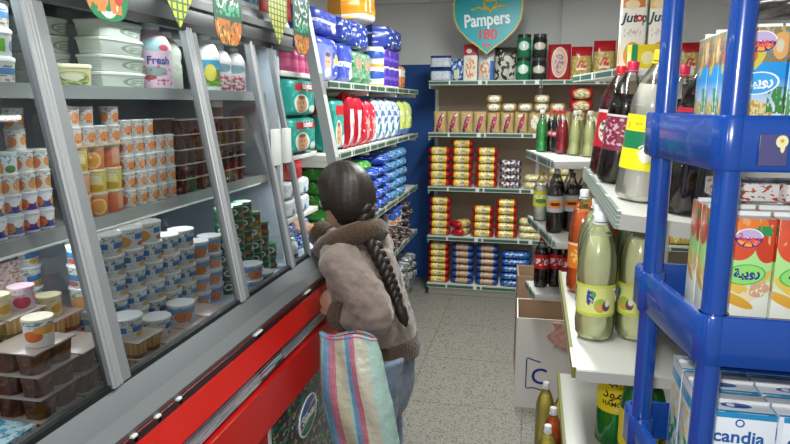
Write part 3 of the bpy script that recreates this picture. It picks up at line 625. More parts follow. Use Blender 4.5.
stack(lambda i, k: ('bpack', pack_fn(.12, .13, .06, P_bp, 'wipes_pack', 4)), [(-.985, 2.29), (-.985, 2.415), (-.985, 2.54)], .9525, .061, [2, 2, 1], 'blue and white wipes pack', 'open case end deck', 'wipes', 'blue wipes packs', rz=HALF, jit=.06)
# boxes on the roof of the case
P_fig = prt('blue_printed_box', '#2f6a9c', [('n', 6, 3, .56, '#7fb0cf'), ('ne', .35, .4, .12, .3, 6, 5, .4, '#d9ccc0'), ('r', 0, 0, 1, .12, '#d6dade'), ('n', 9, 5, .66, '#b4403c')])
for i, (y, w, m, t) in enumerate(((1.95, .26, P_fig, 'blue printed carton lying on the roof of the display case'), (2.17, .14, prt('red_carton', '#b5352c', [('r', .1, .1, .9, .3, '#c95a48')]), 'red carton on the roof of the case, beside the blue one'))):
    tag(MB().cbox(-1.03, y, 1.861, .18, w, .13).build('storage_carton', m, bevel=.003), t, 'carton')
tag(MB().cbox(-1.03, 2.33, 1.861, .18, .1, .15).build('storage_carton', prt('red_carton', '#b5352c'), bevel=.003), 'red carton on the roof of the case, next to the slanted post', 'carton')

# ---------------------------------------------------------------- left wall shelves
P_bluebaby = prt('blue_baby_pack', '#4353b4', [('r', .08, .05, .62, .78, '#7a86cc'), ('e', .40, .42, .17, .30, '#8f93c8'), ('e', .42, .40, .12, .20, '#d4ab98'), ('e', .42, .58, .10, .05, '#6a5560'), ('e', .38, .43, .015, .02, '#3a2a30'), ('e', .46, .43, .015, .02, '#3a2a30'), ('e', .42, .2, .12, .10, '#e6e6f2'), ('r', .0, .0, 1, .05, '#d8dcf0'), ('nr', .64, .1, .95, .9, 5, 6, .58, '#c5cdee'), ('e', .8, .5, .07, .12, '#d6d94e')], .28)
P_blue = prt('blue_pack', '#3f50ae', [('r', 0, .40, 1, .52, '#dfe4f4'), ('n', 6, 4, .60, '#6c7cc8'), ('e', .78, .3, .16, .18, '#e4e8f6')], .28)
P_navy = prt('navy_pack', '#2a3f98', [('n', 5, 5, .60, '#e1e6f2'), ('n', 8, 7, .64, '#16245c')], .28)
P_or = prt('orange_pack', '#e89a1e', [('e', .5, .1, .6, .18, '#f1ece0'), ('n', 4, 3, .64, '#f4c14c'), ('r', .35, .35, .42, .75, '#f5efe0'), ('r', .55, .35, .62, .8, '#f5efe0')], .28)
P_grn = prt('green_baby_pack', '#7d9a86', [('n', 6, 6, .54, '#3d8a4c'), ('e', .3, .6, .12, .18, '#b98f78'), ('e', .7, .6, .12, .18, '#b98f78'), ('r', 0, 0, 1, .2, '#2f7c4a'), ('n', 8, 8, .68, '#e6ebe4')], .28)
P_purp = prt('purple_roll', '#4a2f98', [('r', .0, 0, .16, 1, '#e9e6f0'), ('r', .84, 0, 1, 1, '#e9e6f0'), ('r', .2, .42, .8, .58, '#6d55b4'), ('r', 0, .0, 1, .10, '#e6e2dc')], .3)
P_tow = prt('white_towel_pack', '#e1e4e6', [('r', 0, 0, 1, .15, '#dfb45a'), ('n', 4, 4, .66, '#3aa0b4'), ('e', .4, .6, .3, .2, '#2f55a8')], .3)
put('bb1', pack_fn(.34, .24, .215, P_bluebaby, 'diaper_pack', 1), (-1.06, 2.85, 1.646), HALF, 'big blue diaper pack with baby face on the top left shelf', 'diaper pack')
put('bb2', pack_fn(.22, .24, .21, P_blue, 'diaper_pack', 2), (-1.06, 3.14, 1.646), HALF, 'blue diaper pack standing right of the baby face pack', 'diaper pack')
put('bb3', pack_fn(.36, .22, .115, P_blue, 'diaper_pack', 3), (-1.06, 2.86, 1.8625), HALF, 'blue diaper pack lying on top of the baby face pack', 'diaper pack')
for i, (y, z, w, h, t) in enumerate(((3.16, 1.858, .22, .12, 'navy pack with white spots directly above the blue diaper pack'), (3.44, 1.838, .30, .15, 'navy pack with white spots under the orange pack'),)):
    put('nv%d' % i, pack_fn(w, .22, h, P_navy, 'diaper_pack', 6 + i), (-1.05, y, z), HALF, t, 'diaper pack')
put('orp', pack_fn(.46, .2, .17, P_or, 'towel_pack', 8), (-1.05, 3.60, 2.003), (0, -.06, HALF), 'big orange pack topmost above the left wall shelves', 'pack')
for i, y in enumerate((3.355, 3.54)):
    put('gnb', pack_fn(.175, .2, .19, P_grn, 'diaper_pack', 11), (-1.04, y, 1.646), HALF, f'green diaper pack on the top left shelf, {("left", "right")[i]} of two', 'diaper pack', 'green diaper packs')
stack(lambda i, k: ('prl', lambda: MB().lathe([(.06, 0), (.064, .006), (.064, .112), (.06, .118)], 18).build('paper_roll', P_purp)) if i else ('prt', lambda: MB().lathe([(.06, 0), (.064, .006), (.064, .112), (.06, .118)], 18).build('paper_roll', P_tow), 'white paper roll with orange foot'),
      [(-.975, 3.79), (-.975, 3.935), (-.975, 4.08), (-.975, 4.225)], 1.646, .118, 2, 'purple and white paper roll', 'top left shelf', 'paper roll', 'paper rolls on the top left shelf', rz=FR, jit=.2)
put('nv5', pack_fn(.50, .2, .14, P_navy, 'diaper_pack', 15), (-1.0, 4.10, 1.886), (0, 0, HALF), 'navy and white pack lying across the purple paper rolls', 'pack')
put('orw', pack_fn(.22, .16, .17, prt('orange_white_pack', '#d98a4a', [('r', 0, .5, 1, .8, '#e6e0d6'), ('n', 5, 5, .6, '#b4402c')]), 'towel_pack', 17), (-1.0, 4.42, 1.646), HALF, 'orange and white pack at the far end of top left shelf', 'pack')
P_redp = prt('red_pack', '#b3142c', [('r', .12, .1, .3, .7, '#e3cfd4'), ('n', 5, 4, .64, '#d8566a'), ('r', .5, .05, .62, .8, '#7e0c20')], .28)
P_redw = prt('red_white_pack', '#c12a3e', [('r', .2, .0, .8, .6, '#d9a8a0'), ('nr', .2, .0, .8, .6, 8, 6, .5, '#b9705c'), ('n', 6, 6, .64, '#e9dde0')], .28)
P_ww = prt('white_blue_pack', '#d5dde6', [('n', 5, 5, .56, '#4a74ac'), ('e', .5, .28, .3, .14, '#2c8fb0'), ('n', 8, 8, .66, '#23407c')], .28)
P_yg = prt('lime_pack', '#cddc6a', [('n', 5, 5, .58, '#eef0e0'), ('r', 0, 0, 1, .2, '#4c7ac0')], .28)
for i, (y, w, h, P_, t) in enumerate(((3.14, .14, .29, P_redp, 'tall red pack, leftmost of the red packs on second left shelf'), (3.285, .14, .28, P_redp, 'tall red pack second among the red packs on the left shelf'), (3.425, .13, .25, P_redw, 'red pack with pale panel, next to the tall red packs'), (3.56, .13, .25, P_redw, 'red pack with pale panel, nearest the white and blue packs'),
        (3.71, .15, .26, P_ww, 'white and blue pack beside the red packs, second left shelf'), (3.88, .16, .26, P_ww, 'white and blue pack, second after the red packs, left shelf'), (4.06, .17, .26, P_ww, 'white and blue pack, third after the red packs, left shelf'), (4.25, .17, .25, P_ww, 'white and blue pack next to the lime pack, left shelf'), (4.45, .19, .25, P_yg, 'lime and white pack on the second left shelf'), (4.66, .18, .25, P_yg, 'lime and white pack at the far end, second left shelf'))):
    put(f'l2{P_.name}{w}{h}', bag_fn(w, .12, h, P_, 'napkin_pack', i, wr=.08), (-.965, y, 1.3165), HALF + .1, t, 'pack', 'packs on the second left shelf')
P_g3 = prt('green_lying_pack', '#3b9436', [('n', 7, 9, .58, '#7fbf62'), ('n', 9, 11, .66, '#dfe8d8'), ('n', 8, 8, .66, '#1f5a2a')], .28)
P_b3 = prt('blue_lying_pack', '#2440a8', [('n', 4, 6, .58, '#3f8fcf'), ('n', 6, 8, .64, '#dfe8f4'), ('n', 5, 6, .68, '#18256c')], .28)
P_t3 = prt('teal_lying_pack', '#2f74b4', [('n', 4, 6, .56, '#7fc4d6'), ('n', 6, 8, .62, '#e3edf2'), ('n', 7, 6, .68, '#2a3f8c')], .28)
stack(lambda i, k: [('g3', lying_fn(.26, .22, .062, P_g3, 'pad_pack', 2), 'green soft pad pack'), ('b3', lying_fn(.23, .22, .062, P_b3, 'pad_pack', 4), 'dark blue soft pad pack'), ('t3', lying_fn(.24, .22, .066, P_t3, 'pad_pack', 6), 'light blue soft pad pack')][(0, 0, 1, 1, 2, 2)[i]],
      [(-1.0, 2.98), (-1.0, 3.28), (-1.0, 3.555), (-1.0, 3.80), (-1.0, 4.06), (-1.0, 4.32)], .9065, .0665, [5, 5, 4, 5, 5, 5], '', 'third left shelf', 'pad pack', 'soft pad packs on the left', rz=HALF, jit=.06)
P_dk = prt('dark_packet', '#3a2c30', [('n', 5, 5, .56, '#8c8488'), ('n', 7, 7, .62, '#5c1f28'), ('n', 9, 8, .68, '#cfcfcf')], .25)
stack(lambda i, k: ('dk', lying_fn(.22, .2, .055, P_dk, 'snack_bag', 3)), [(-.99, 3.5), (-.99, 3.75), (-.99, 4.0), (-.99, 4.25), (-.99, 4.5)], .5465, .0555, [3, 3, 3, 3, 5], 'dark crinkled snack bag', 'fourth left shelf', 'snack', 'dark snack bags', rz=HALF, jit=.2)
P_wt = prt('white_blue_tub', '#dcdfdf', [('e', .5, .6, .12, .25, '#2f5ab0'), ('e', .5, .2, .1, .15, '#e08a3a'), ('r', 0, .85, 1, 1, '#2d55a8')])
for i, (y, t) in enumerate(((4.15, 'white tub with blue print on the fourth left shelf, nearest the braid'), (4.29, 'white tub with blue print on the fourth left shelf, farther one'))):
    put('wtub', rtub(.055, .12, P_wt, '#2f58b4', 'detergent_tub'), (-.955, y, .5465 + .0555 * 3), FR, t, 'tub')
P_sv = prt('silver_bag', '#8e9296', [('n', 4, 4, .55, '#d5d8da'), ('n', 6, 6, .60, '#4a4e54'), ('n', 8, 8, .68, '#b8b04a')], .2, metal=.3)
stack(lambda i, k: ('sv', lying_fn(.24, .22, .06, P_sv, 'noodle_bag', 5)), [(-.99, 3.55), (-.99, 3.82), (-.99, 4.09), (-.99, 4.36), (-.99, 4.63)], .2015, .0605, [3, 3, 3, 3, 3], 'silvery crinkled bag', 'lowest left shelf', 'bag', 'silvery bags', rz=HALF, jit=.2)

# ---------------------------------------------------------------- back wall shelves
P_ry = prt('red_yellow_roll', '#a5101f', [('r', .17, -.1, .83, 1.1, '#d9b93a'), ('ne', .45, .5, .2, .5, 7, 3, .5, '#e6dfc0'), ('ne', .62, .5, .14, .5, 9, 3, .56, '#6f86a0')], .28)
P_bb = prt('blue_brown_roll', '#1d3f86', [('r', .24, -.1, .76, 1.1, '#b99a7c'), ('nr', .24, 0, .76, 1, 8, 3, .58, '#7f5840'), ('n', 7, 3, .66, '#2f62ac')], .28)
P_pw = prt('purple_white_roll', '#3a2a5c', [('nr', .1, 0, .9, 1, 6, 3, .5, '#cfc4b4'), ('n', 8, 4, .66, '#7f4f5c')], .28)
P_yw = prt('yellow_white_roll', '#cdbd7c', [('nr', .1, 0, .9, 1, 6, 3, .56, '#e4e0cc'), ('n', 8, 4, .68, '#7f7f5c')], .28)
P_bl = prt('blue_bag_roll', '#1d4f9c', [('nr', .15, .2, .85, .8, 8, 4, .55, '#7fa8cf'), ('nr', .3, .3, .7, .7, 9, 4, .6, '#c9b49c')], .28)
RY = ('ry', roll_fn(.175, .11, .0615, P_ry, 'biscuit_pack', 1), 'red and yellow biscuit pack')
def bstack(x, y, z, h, n, kk, where, jit=.05, cat='biscuits', group=None):
    stack(lambda i, k: kk, [(x, y)], z, h, n, '', where, cat, group or kk[2] + 's', jit=jit)
Yb = 4.92
bstack(-.725, Yb, .8955, .0625, 5, RY, 'leftmost stack on third back shelf'); bstack(-.545, Yb, .8955, .0625, 6, RY, 'second stack on third back shelf'); bstack(-.35, Yb, .8955, .0625, 5, RY, 'third stack on third back shelf')
bstack(-.165, Yb, .8955, .055, 4, ('pw', roll_fn(.165, .11, .054, P_pw, 'biscuit_pack', 2), 'purple and white biscuit pack'), 'third back shelf')
bstack(.03, Yb, .8955, .055, 2, ('yw', roll_fn(.18, .11, .054, P_yw, 'biscuit_pack', 3), 'pale yellow biscuit pack'), 'third back shelf'); bstack(.22, Yb, .8955, .055, 3, ('yw', None, 'pale yellow biscuit pack'), 'third back shelf behind the bottles')
bstack(-.715, Yb, .4955, .0625, 5, RY, 'leftmost stack on fourth back shelf'); bstack(-.37, Yb, .4955, .0625, 4, RY, 'middle stack on fourth back shelf'); bstack(-.185, Yb, .4955, .0625, 5, RY, 'right stack on fourth back shelf')
bstack(.005, Yb, .4955, .055, 3, ('yw', None, 'pale yellow biscuit pack'), 'fourth back shelf'); bstack(.195, Yb, .4955, .055, 3, ('yw', None, 'pale yellow biscuit pack'), 'fourth back shelf by the dark bottles')
for i, (x, z, r, t) in enumerate(((-.545, .4605, 1.25, 'red and yellow biscuit pack lying loose beside the leftmost fourth-shelf stack'), (-.545, .523, 1.0, 'red and yellow biscuit pack on top of the loose one'))):
    put('ry', None, (x, Yb + .03, z + .035), r, t, 'biscuits')
bstack(-.72, Yb, .1005, .055, 6, ('ry2', roll_fn(.175, .11, .0545, P_ry, 'biscuit_pack', 1), 'red and yellow biscuit pack'), 'leftmost stack on lowest back shelf')
BB = ('bb', roll_fn(.185, .11, .0545, P_bb, 'biscuit_pack', 5), 'blue and brown biscuit pack')
bstack(-.525, Yb, .1005, .055, 6, BB, 'left stack on lowest back shelf'); bstack(-.325, Yb, .1005, .055, 6, BB, 'right stack on lowest back shelf')
bstack(-.10, Yb, .1005, .058, 5, ('blb', roll_fn(.235, .13, .057, P_bl, 'biscuit_pack', 6), 'wide blue biscuit pack'), 'lowest back shelf'); bstack(.17, Yb, .1005, .058, 5, ('blb', None, 'wide blue biscuit pack'), 'lowest back shelf behind the white carton')
P_gp = prt('gold_packet', '#b89c66', [('e', .5, .45, .16, .5, -28, '#4a2a6c'), ('e', .56, .5, .09, .42, -28, '#b8263c'), ('nr', .1, .1, .9, .9, 6, 6, .66, '#d3bf92')], .25)
P_gw = prt('gold_white_packet', '#a8905e', [('ne', .5, .5, .32, .3, 5, 5, .4, '#e0dccb'), ('nr', .0, .0, 1, 1, 6, 6, .66, '#cdb98a')], .25)
for i in range(7):
    put('gp', bag_fn(.098, .06, .165, P_gp, 'pasta_packet', 3, .07), (-.725 + i * .1045, 4.90, 1.3205), 0, f'golden packet with purple logo, {ORD[i]} from left, second back shelf', 'packet', 'golden packets in a row')
for i in range(5):
    put('gw', bag_fn(.098, .06, .165, P_gw, 'pasta_packet', 5, .07), (.007 + i * .1045, 4.90, 1.3205), 0, f'golden packet with white label, {ORD[i]} right of the purple-logo row', 'packet', 'golden packets with white labels')
for i, x in enumerate((-.305, -.19, -.07, .05, .168)):
    put('gl', roll_fn(.115 if i < 9 else .1, .10, .062, P_gw, 'pasta_packet', 7), (x, 4.90, 1.4862), 0, f'golden packet lying on the standing packets, {ORD[i]} from left', 'packet', 'golden packets lying on top')
for i, x in enumerate((-.305, -.19, -.07, .05)):
    if i in (0, 3): put('gl', None, (x, 4.90, 1.549), .04, f'golden packet topmost on the second back shelf, {("left", "right")[i > 0]} one', 'packet', 'golden packets topmost')
P_rg = prt('red_gold_bag', '#a5192a', [('e', .5, .45, .34, .34, '#b89c5c'), ('ne', .5, .45, .3, .28, 6, 6, .5, '#e3d8b8')], .28)
for i, (x, z) in enumerate(((.335, 1.4862), (.335, 1.575), (.575, 1.3205))):
    put('rgb', roll_fn(.17, .12, .088, P_rg, 'pasta_packet', 9), (x, 4.91, z), 0, ('red and gold packet, lower of two behind the tall soda bottles', 'red and gold packet, upper of two behind the tall soda bottles', 'red and gold packet on second back shelf, hidden beside bottles')[i], 'packet', 'red and gold packets')
# top of the back shelves
TOPZ = 1.7155
def single(name, fn, x, label, cat, z=TOPZ, y=4.95, rz=0): put('one_' + label, fn, (x, y, z), rz, label, cat)
P_sug = prt('white_bluetop_pack', '#c9cfd6', [('r', 0, .78, 1, 1, '#1f3f86'), ('nr', .05, .1, .95, .7, 5, 5, .6, '#a8b4c2'), ('r', 0, 0, 1, .1, '#28509c')])
for k in range(2): single('', pack_fn(.165, .1, .098, P_sug, 'flour_pack', 2 + k), -.73, ('white pack with blue top, lower of two, left end of top back shelf', 'white pack with blue top, upper of two, left end of top back shelf')[k], 'flour', TOPZ + k * .099)
single('', bag_fn(.105, .08, .17, prt('blue_bag', '#2c5a9c', [('n', 4, 4, .55, '#cfd8e4'), ('r', .3, .1, .7, .5, '#c9cdb0')]), 'sugar_bag', 4), -.602, 'small blue and white bag beside the blue-topped packs', 'bag')
single('', carton_fn(.105, .07, .275, prt('red_white_box', '#dcd6cc', [('r', 0, .70, 1, 1, '#b3262a'), ('ne', .5, .35, .35, .28, 6, 6, .5, '#d98a3a'), ('e', .4, .82, .2, .06, '#e6e2dc')]), 'cereal_box'), -.497, 'tall white cereal box with red top on the top back shelf', 'cereal')
single('', bag_fn(.125, .09, .215, prt('white_orange_bag', '#d3d3d0', [('ne', .45, .4, .3, .3, 5, 5, .5, '#d0843c'), ('r', .75, 0, 1, .7, '#4a78b4')]), 'cereal_bag', 6), -.378, 'white bag with orange print beneath the hanging sign tip', 'bag')
single('', bag_fn(.165, .1, .25, prt('black_white_bag', '#b9b6ac', [('n', 4, 4, .52, '#2c2a2a'), ('r', 0, .75, 1, 1, '#2f2c28'), ('n', 6, 5, .66, '#d8c890')]), 'coffee_bag', 8), -.232, 'black and white coffee bag right of the hanging sign tip', 'bag')
P_gj = prt('green_jar', '#1c6a48', [('r', 0, .35, 1, .65, '#2f8f62'), ('r', 0, .86, 1, 1, '#20302a'), ('e', .5, .5, .12, .2, '#cfe0d2')], .25)
P_dj = prt('dark_jar', '#1f2421', [('r', 0, .3, 1, .6, '#3a5a4c'), ('e', .5, .48, .14, .16, '#c8bfae'), ('r', 0, .86, 1, 1, '#3b3f3c')], .25)
for i, (x, P_, n, w) in enumerate(((-.098, P_gj, 2, 'green'), (.018, P_dj, 2, 'dark'))):
    for k in range(n):
        single('', (lambda P_=P_: MB().lathe([(.05, 0), (.054, .006), (.054, .13), (.048, .14), (.048, .145), (.05, .147), (.05, .168), (.046, .170)], 18).build('olive_jar', P_)) , x, f'{w} lidded jar on top back shelf, {("lower", "upper")[k]} of two', 'jar', TOPZ + k * .1705)
P_oval = prt('red_oval_box', '#a81f2c', [('e', .5, .5, .36, .42, '#d0ab94'), ('o', .5, .5, .36, .42, .10, '#e6d8cc'), ('ne', .5, .5, .2, .3, 8, 8, .5, '#8f6f8c')])
single('', bag_fn(.165, .09, .265, P_oval, 'couscous_bag', 3, .03), .165, 'red pack with pale oval on the top back shelf', 'pack')
P_pas = prt('pasta_bag', '#b59a50', [('r', 0, .72, 1, 1, '#b01c28'), ('e', .5, .42, .2, .16, '#c9443a'), ('nr', 0, .1, 1, .7, 8, 8, .58, '#d6c686'), ('r', .25, .30, .75, .36, '#e6e2d0')], .26)
for i, (x, w, h) in enumerate(((.325, .15, .245), (.485, .155, .285), (.64, .14, .30), (.90, .15, .25), (1.07, .16, .26))):
    single('', bag_fn(w, .1, h, P_pas, 'pasta_bag', i + 2), x, ('pasta bag with red top right of the red oval pack', 'pasta bag with red top, second right of the red oval pack', 'pasta bag with red top just left of the tall juice cartons', 'pasta bag with red top behind the tall juice cartons', 'pasta bag with red top seen behind the blue rack post')[i], 'pasta')
for i, (x, z, c) in enumerate(((1.10, 1.3205, P_rg), (.88, 1.3205, P_rg), (1.10, .8955, P_ry), (.85, .8955, P_ry), (1.10, .4955, P_ry))):
    single('', pack_fn(.2, .12, .3, c, 'biscuit_carton', i), x, ('red packet block on second back shelf behind the blue rack', 'red packet block on second back shelf left of another', 'red and yellow block on third back shelf behind the rack', 'red and yellow block on third back shelf beyond dark bottles', 'red and yellow block on fourth back shelf behind the rack')[i], 'biscuits', z)
# ---------------------------------------------------------------- bottles
M_pet = clear('clear_pet', (.97, .98, .97), .12, .06)
SHAPES = {
 'straight': [(.62, 0), (.88, .012), (1, .05), (1, .30), (.985, .31), (.985, .60), (1, .61), (.97, .68), (.82, .77), (.56, .85), (.34, .91), (.30, .93), (.30, .955)],
 'waist': [(.58, 0), (.86, .012), (.98, .05), (1, .14), (.965, .19), (.94, .22), (.94, .43), (.965, .46), (1, .54), (.97, .64), (.84, .75), (.58, .85), (.34, .91), (.29, .93), (.29, .955)],
 'small': [(.7, 0), (.92, .012), (1, .05), (1, .20), (.9, .28), (1, .36), (1, .52), (.92, .62), (.66, .76), (.42, .86), (.36, .90), (.36, .945)]}
def bottle(H, R, liq, fill, lab, lz, capc, shape='straight', shell=None, text_fn=None, name='soda_bottle', seg=24, feet=True):
    def f():
        P = [(r * R, z * H) for r, z in SHAPES[shape]]
        def rad(z):
            for (r0, z0), (r1, z1) in zip(P[:-1], P[1:]):
                if z <= z1: return r0 + (r1 - r0) * (z - z0) / max(1e-9, z1 - z0)
            return P[-1][0]
        mb = MB().lathe(P, seg)
        if feet:                                   # petal foot
            for i, (x, y, z) in enumerate(mb.v):
                if z < .055 * H:
                    a = math.atan2(y, x); k = 1 - .10 * (1 - z / (.055 * H)) * (1 + math.cos(5 * a)); mb.v[i] = (x * k, y * k, z + (.006 * (1 + math.cos(5 * a)) if z < .02 * H else 0))
        o = mb.build(name, shell or M_pet, angle=50)
        if liq:
            LP = [(r * .955, z + .002) for r, z in P if z < fill * H - .004] + [(rad(fill * H) * .955, fill * H)]
            MB().lathe(LP, seg).build('drink', liq, o, angle=50)
        if lab:
            z0, z1 = lz[0] * H, lz[1] * H; zs = [z0 + (z1 - z0) * k / 5 for k in range(6)]
            MB().lathe([(rad(z) * 1.012 + .0004, z) for z in zs], seg, caps=False).build('label', lab, o)
        if capc:
            r = P[-1][0] * 1.16
            MB().lathe([(r, .935 * H), (r, .992 * H), (r * .9, H)], 16).build('cap', mat('cap' + capc, capc, .35), o)
            MB().lathe([(r * 1.12, .915 * H), (r * 1.12, .925 * H)], 16).build('neck_ring', mat('cap' + capc, capc, .35), o)
        if text_fn: text_fn(o, rad)
        return o
    return f
def liquid(name, col, dens): return clear(name, (1, 1, 1), .02, .2, dens, col)
L_lemon = liquid('lemonade', '#e2e6b2', .94); L_cloud = liquid('cloudy_drink', '#e4e1d6', .93); L_red = liquid('red_soda', '#6a0c20', .93); L_dark = liquid('dark_soda', '#1e0c0a', .94)
L_or = liquid('orange_drink', '#ee7426', .93); L_yel = liquid('yellow_juice', '#efdc6a', .94); L_grn = liquid('green_soda', '#4cc468', .9); L_cherry = liquid('cherry_soda', '#b8173a', .92); L_pale = liquid('pale_drink', '#e3e6a4', .93)
M_gpet = clear('green_pet', (.32, .80, .42), .14, .05, .35, '#0f7f33')
# near unit, tilted top shelf
TL = math.radians(6)
def tilt(xl, y): return (.176 + xl * math.cos(TL), y, 1.3355 - xl * math.sin(TL))
LB_red = prt('label_red_green', '#c8142c', [('ne', .5, .45, .14, .34, 16, 6, .40, '#e3e0d8'), ('ne', .5, .5, .12, .36, 12, 5, .58, '#1f6a3c'), ('r', 0, .92, 1, 1, '#e8d8d8')])
LB_pur = prt('label_maroon', '#7e1f38', [('nr', .3, .15, .7, .9, 14, 6, .55, '#c7a0b0'), ('r', 0, .94, 1, 1, '#d8c8cc')])
LB_yg = prt('label_yellow_green', '#f1e51a', [('r', 0, .38, 1, .70, '#0f7a4a'), ('e', .52, .30, .05, .15, '#eef0e0'), ('ne', .52, .36, .07, .12, 20, 8, .5, '#e8ece0'), ('nr', .1, .74, .9, .92, 18, 8, .6, '#c9b818')])
def place(key, fn, pos, rz, label, group=None, cat='bottle', tl=0): put(key, fn, pos, (0, tl, rz) , label, cat, group)
place('soA', bottle(.33, .045, L_red, .72, LB_red, (.26, .60), '#d4202c'), tilt(.042, 2.03), -.15, 'dark red soda bottle with red label and red cap, farthest on tilted shelf', tl=TL)
place('soB', bottle(.33, .045, L_dark, .74, LB_pur, (.28, .57), '#d4204c'), tilt(.044, 1.81), -.15, 'dark cola bottle with maroon label and magenta cap on tilted shelf', tl=TL)
place('soC', bottle(.335, .047, L_cloud, .78, LB_yg, (.22, .58), '#e6d21a'), tilt(.058, 1.50), -.18, 'cloudy bottle with yellow and green label and yellow cap', tl=TL)
place('soD', bottle(.33, .047, L_dark, .74, prt('label_red_white', '#a81c30', [('nr', 0, .2, 1, .8, 9, 5, .55, '#2f6a44'), ('r', 0, 0, 1, .12, '#e0d8d8')]), (.36, .66), '#2a2a2a'), tilt(.135, 1.385), -.1, 'dark cola bottle right behind the far blue rack post', tl=TL)
place('soD', None, tilt(.21, 1.60), -.1, 'dark cola bottle seen just right of the far blue rack post', tl=TL)
place('soB', None, tilt(.17, 1.80), -.1, 'dark cola bottle with maroon label deep on the tilted shelf', tl=TL)
# near unit, middle shelf: lemonade and orange drink
LB_lem = prt('label_lemon', '#dfe48a', [('r', 0, 0, 1, .10, '#c9d44a'), ('r', 0, .90, 1, 1, '#d3dc5c'), ('e', .46, .36, .055, .22, '#9fbf4c'), ('e', .45, .28, .03, .12, '#e0a04a'), ('e', .51, .34, .035, .16, '#6a4a58'), ('e', .52, .42, .022, .1, '#e9e6dc'), ('ne', .37, .60, .035, .26, 30, 6, .45, '#3a4f9c'), ('e', .40, .7, .02, .1, '#4fa05a'), ('e', .80, .5, .09, .34, '#cfe0a8')])
def lem_text(o, rad):
    def vee(a, hgt, m, s=1):
        pts = [(-.020, .010), (-.013, .014), (-.004, -.004), (.016, .024), (.021, .020), (-.003, -.016)]
        mb = MB(); R = .0472
        mb.plate([(x * s, z * s) for x, z in pts], .0006)
        mb.v = [((R + .0005 + y) * math.sin(a + x / R), -(R + .0005 + y) * math.cos(a + x / R), hgt + z) for x, y, z in mb.v]
        mb.build('label_emblem', m, o, smooth=False)
    vee(.12 + HALF * .0 + .9, .118, mat('print_white', '#f2f2f2'), 1.35); vee(.12 + .9, .118, mat('print_navy', '#1f2f8c', .4), 1.0)
LEM = ('lem', bottle(.315, .0475, L_lemon, .83, LB_lem, (.21, .46), '#e8eaea', 'waist', text_fn=lem_text))
for i, (x, y, rz, t) in enumerate(((.166, 1.545, .42, 'cloudy lemonade bottle, nearest one left of the far blue post'), (.266, 1.565, -.6, 'cloudy lemonade bottle right at the far blue rack post'), (.176, 1.662, .2, 'cloudy lemonade bottle second behind the nearest lemonade'), (.182, 1.782, .2, 'cloudy lemonade bottle third in the row behind the nearest'), (.276, 1.69, .2, 'cloudy lemonade bottle behind the one at the blue post'), (.284, 1.81, .3, 'cloudy lemonade bottle deepest behind the blue post'))):
    place(*LEM, (x, y, .9755), rz, t, 'lemonade bottles')
LB_or = prt('label_orange', '#e07a2a', [('ne', .5, .5, .12, .3, 12, 6, .5, '#f0c060'), ('r', 0, .9, 1, 1, '#f3d8a8')])
ORB = ('orb', bottle(.318, .042, L_or, .80, LB_or, (.25, .50), '#e8eaea', 'waist'))
place(*ORB, (.158, 1.935, .9755), -.2, 'orange drink bottle at the left end of the lemonade shelf')
place(*ORB, (.255, 1.955, .9755), -.2, 'orange drink bottle behind the lemonade bottles')
# near unit, lower shelf: green lemon soda
LB_ham = prt('label_yellow_plain', '#e9d71c', [('e', .5, .13, .02, .05, '#d8d8c0'), ('nr', .42, .78, .58, .93, 26, 9, .52, '#5c5a18'), ('nr', .6, .1, .95, .9, 22, 12, .6, '#8a7c1c')])
def ham_text(o, rad):
    ink = mat('print_black', '#1c1a14', .5)
    text('\uFEA9\uFEEE\uFEE4\uFEA3', .040, ink, o, (0, -.0548, .171), bend=.0548, bold=.0004)
    text('HAMOUD', .019, ink, o, (0, -.0548, .141), bend=.0548, bold=.0002)
HAM = ('ham', bottle(.335, .054, L_grn, .80, LB_ham, (.34, .63), '#1f9a4a', shell=M_gpet, text_fn=ham_text))
place(*HAM, (.258, 1.71, .6005), -.12, 'green soda bottle with yellow label, left one under the lemonade shelf', 'green soda bottles')
place(*HAM, (.292, 1.52, .6005), .2, 'green soda bottle with yellow label, right one at the blue post', 'green soda bottles')
# juice bottles on the floor
for i, (x, y, l, t) in enumerate(((.10, 2.66, 0, 'yellow juice bottle with white cap standing on the floor beside the carton'), (.165, 2.59, 0, 'yellow juice bottle on the floor, half hidden by the shelf corner'), (.125, 2.425, 1, 'orange juice bottle with white cap on the floor by the shelf'), (.10, 2.275, 0, 'yellow juice bottle on the floor nearest to the camera, left one'), (.165, 2.205, 0, 'yellow juice bottle on the floor tucked against the near shelving'))):
    place('fl%d' % l, bottle(.33, .041, (L_yel, L_or)[l], .84, None, None, '#e8eaea', name='juice_bottle'), (x, y, .0005), 0, t)
# angled unit
LB_s = prt('label_small_red', '#b51c30', [('ne', .5, .5, .2, .3, 9, 5, .45, '#e6dede')])
sm = {'g': (L_grn, None, '#dfe3e0'), 'd': (L_dark, LB_s, '#c62030'), 'r': (L_cherry, None, '#c4203a'), 'p': (L_pale, None, '#dfe3e0')}
for i, (x, y, k, t) in enumerate(((.036, 2.895, 'g', 'small green soda bottle at the far left of the corner shelf'), (.078, 2.93, 'd', 'small dark soda bottle next to the green one'), (.103, 2.86, 'd', 'small dark soda bottle beside the red one'), (.120, 2.785, 'r', 'small cherry red soda bottle on the corner shelf'), (.170, 2.725, 'p', 'small pale lemon soda bottle next to the cherry one'), (.222, 2.655, 'p', 'small pale lemon soda bottle, nearest on the corner shelf'), (.19, 2.82, 'p', 'small pale lemon soda bottle, deepest on the corner shelf'))):
    lq, lb, cc = sm[k]
    place('sm' + k, bottle(.185, .0265, lq, .78, lb, (.38, .52), cc, 'small', seg=16, feet=False), (x, y, 1.3335), 0, t)
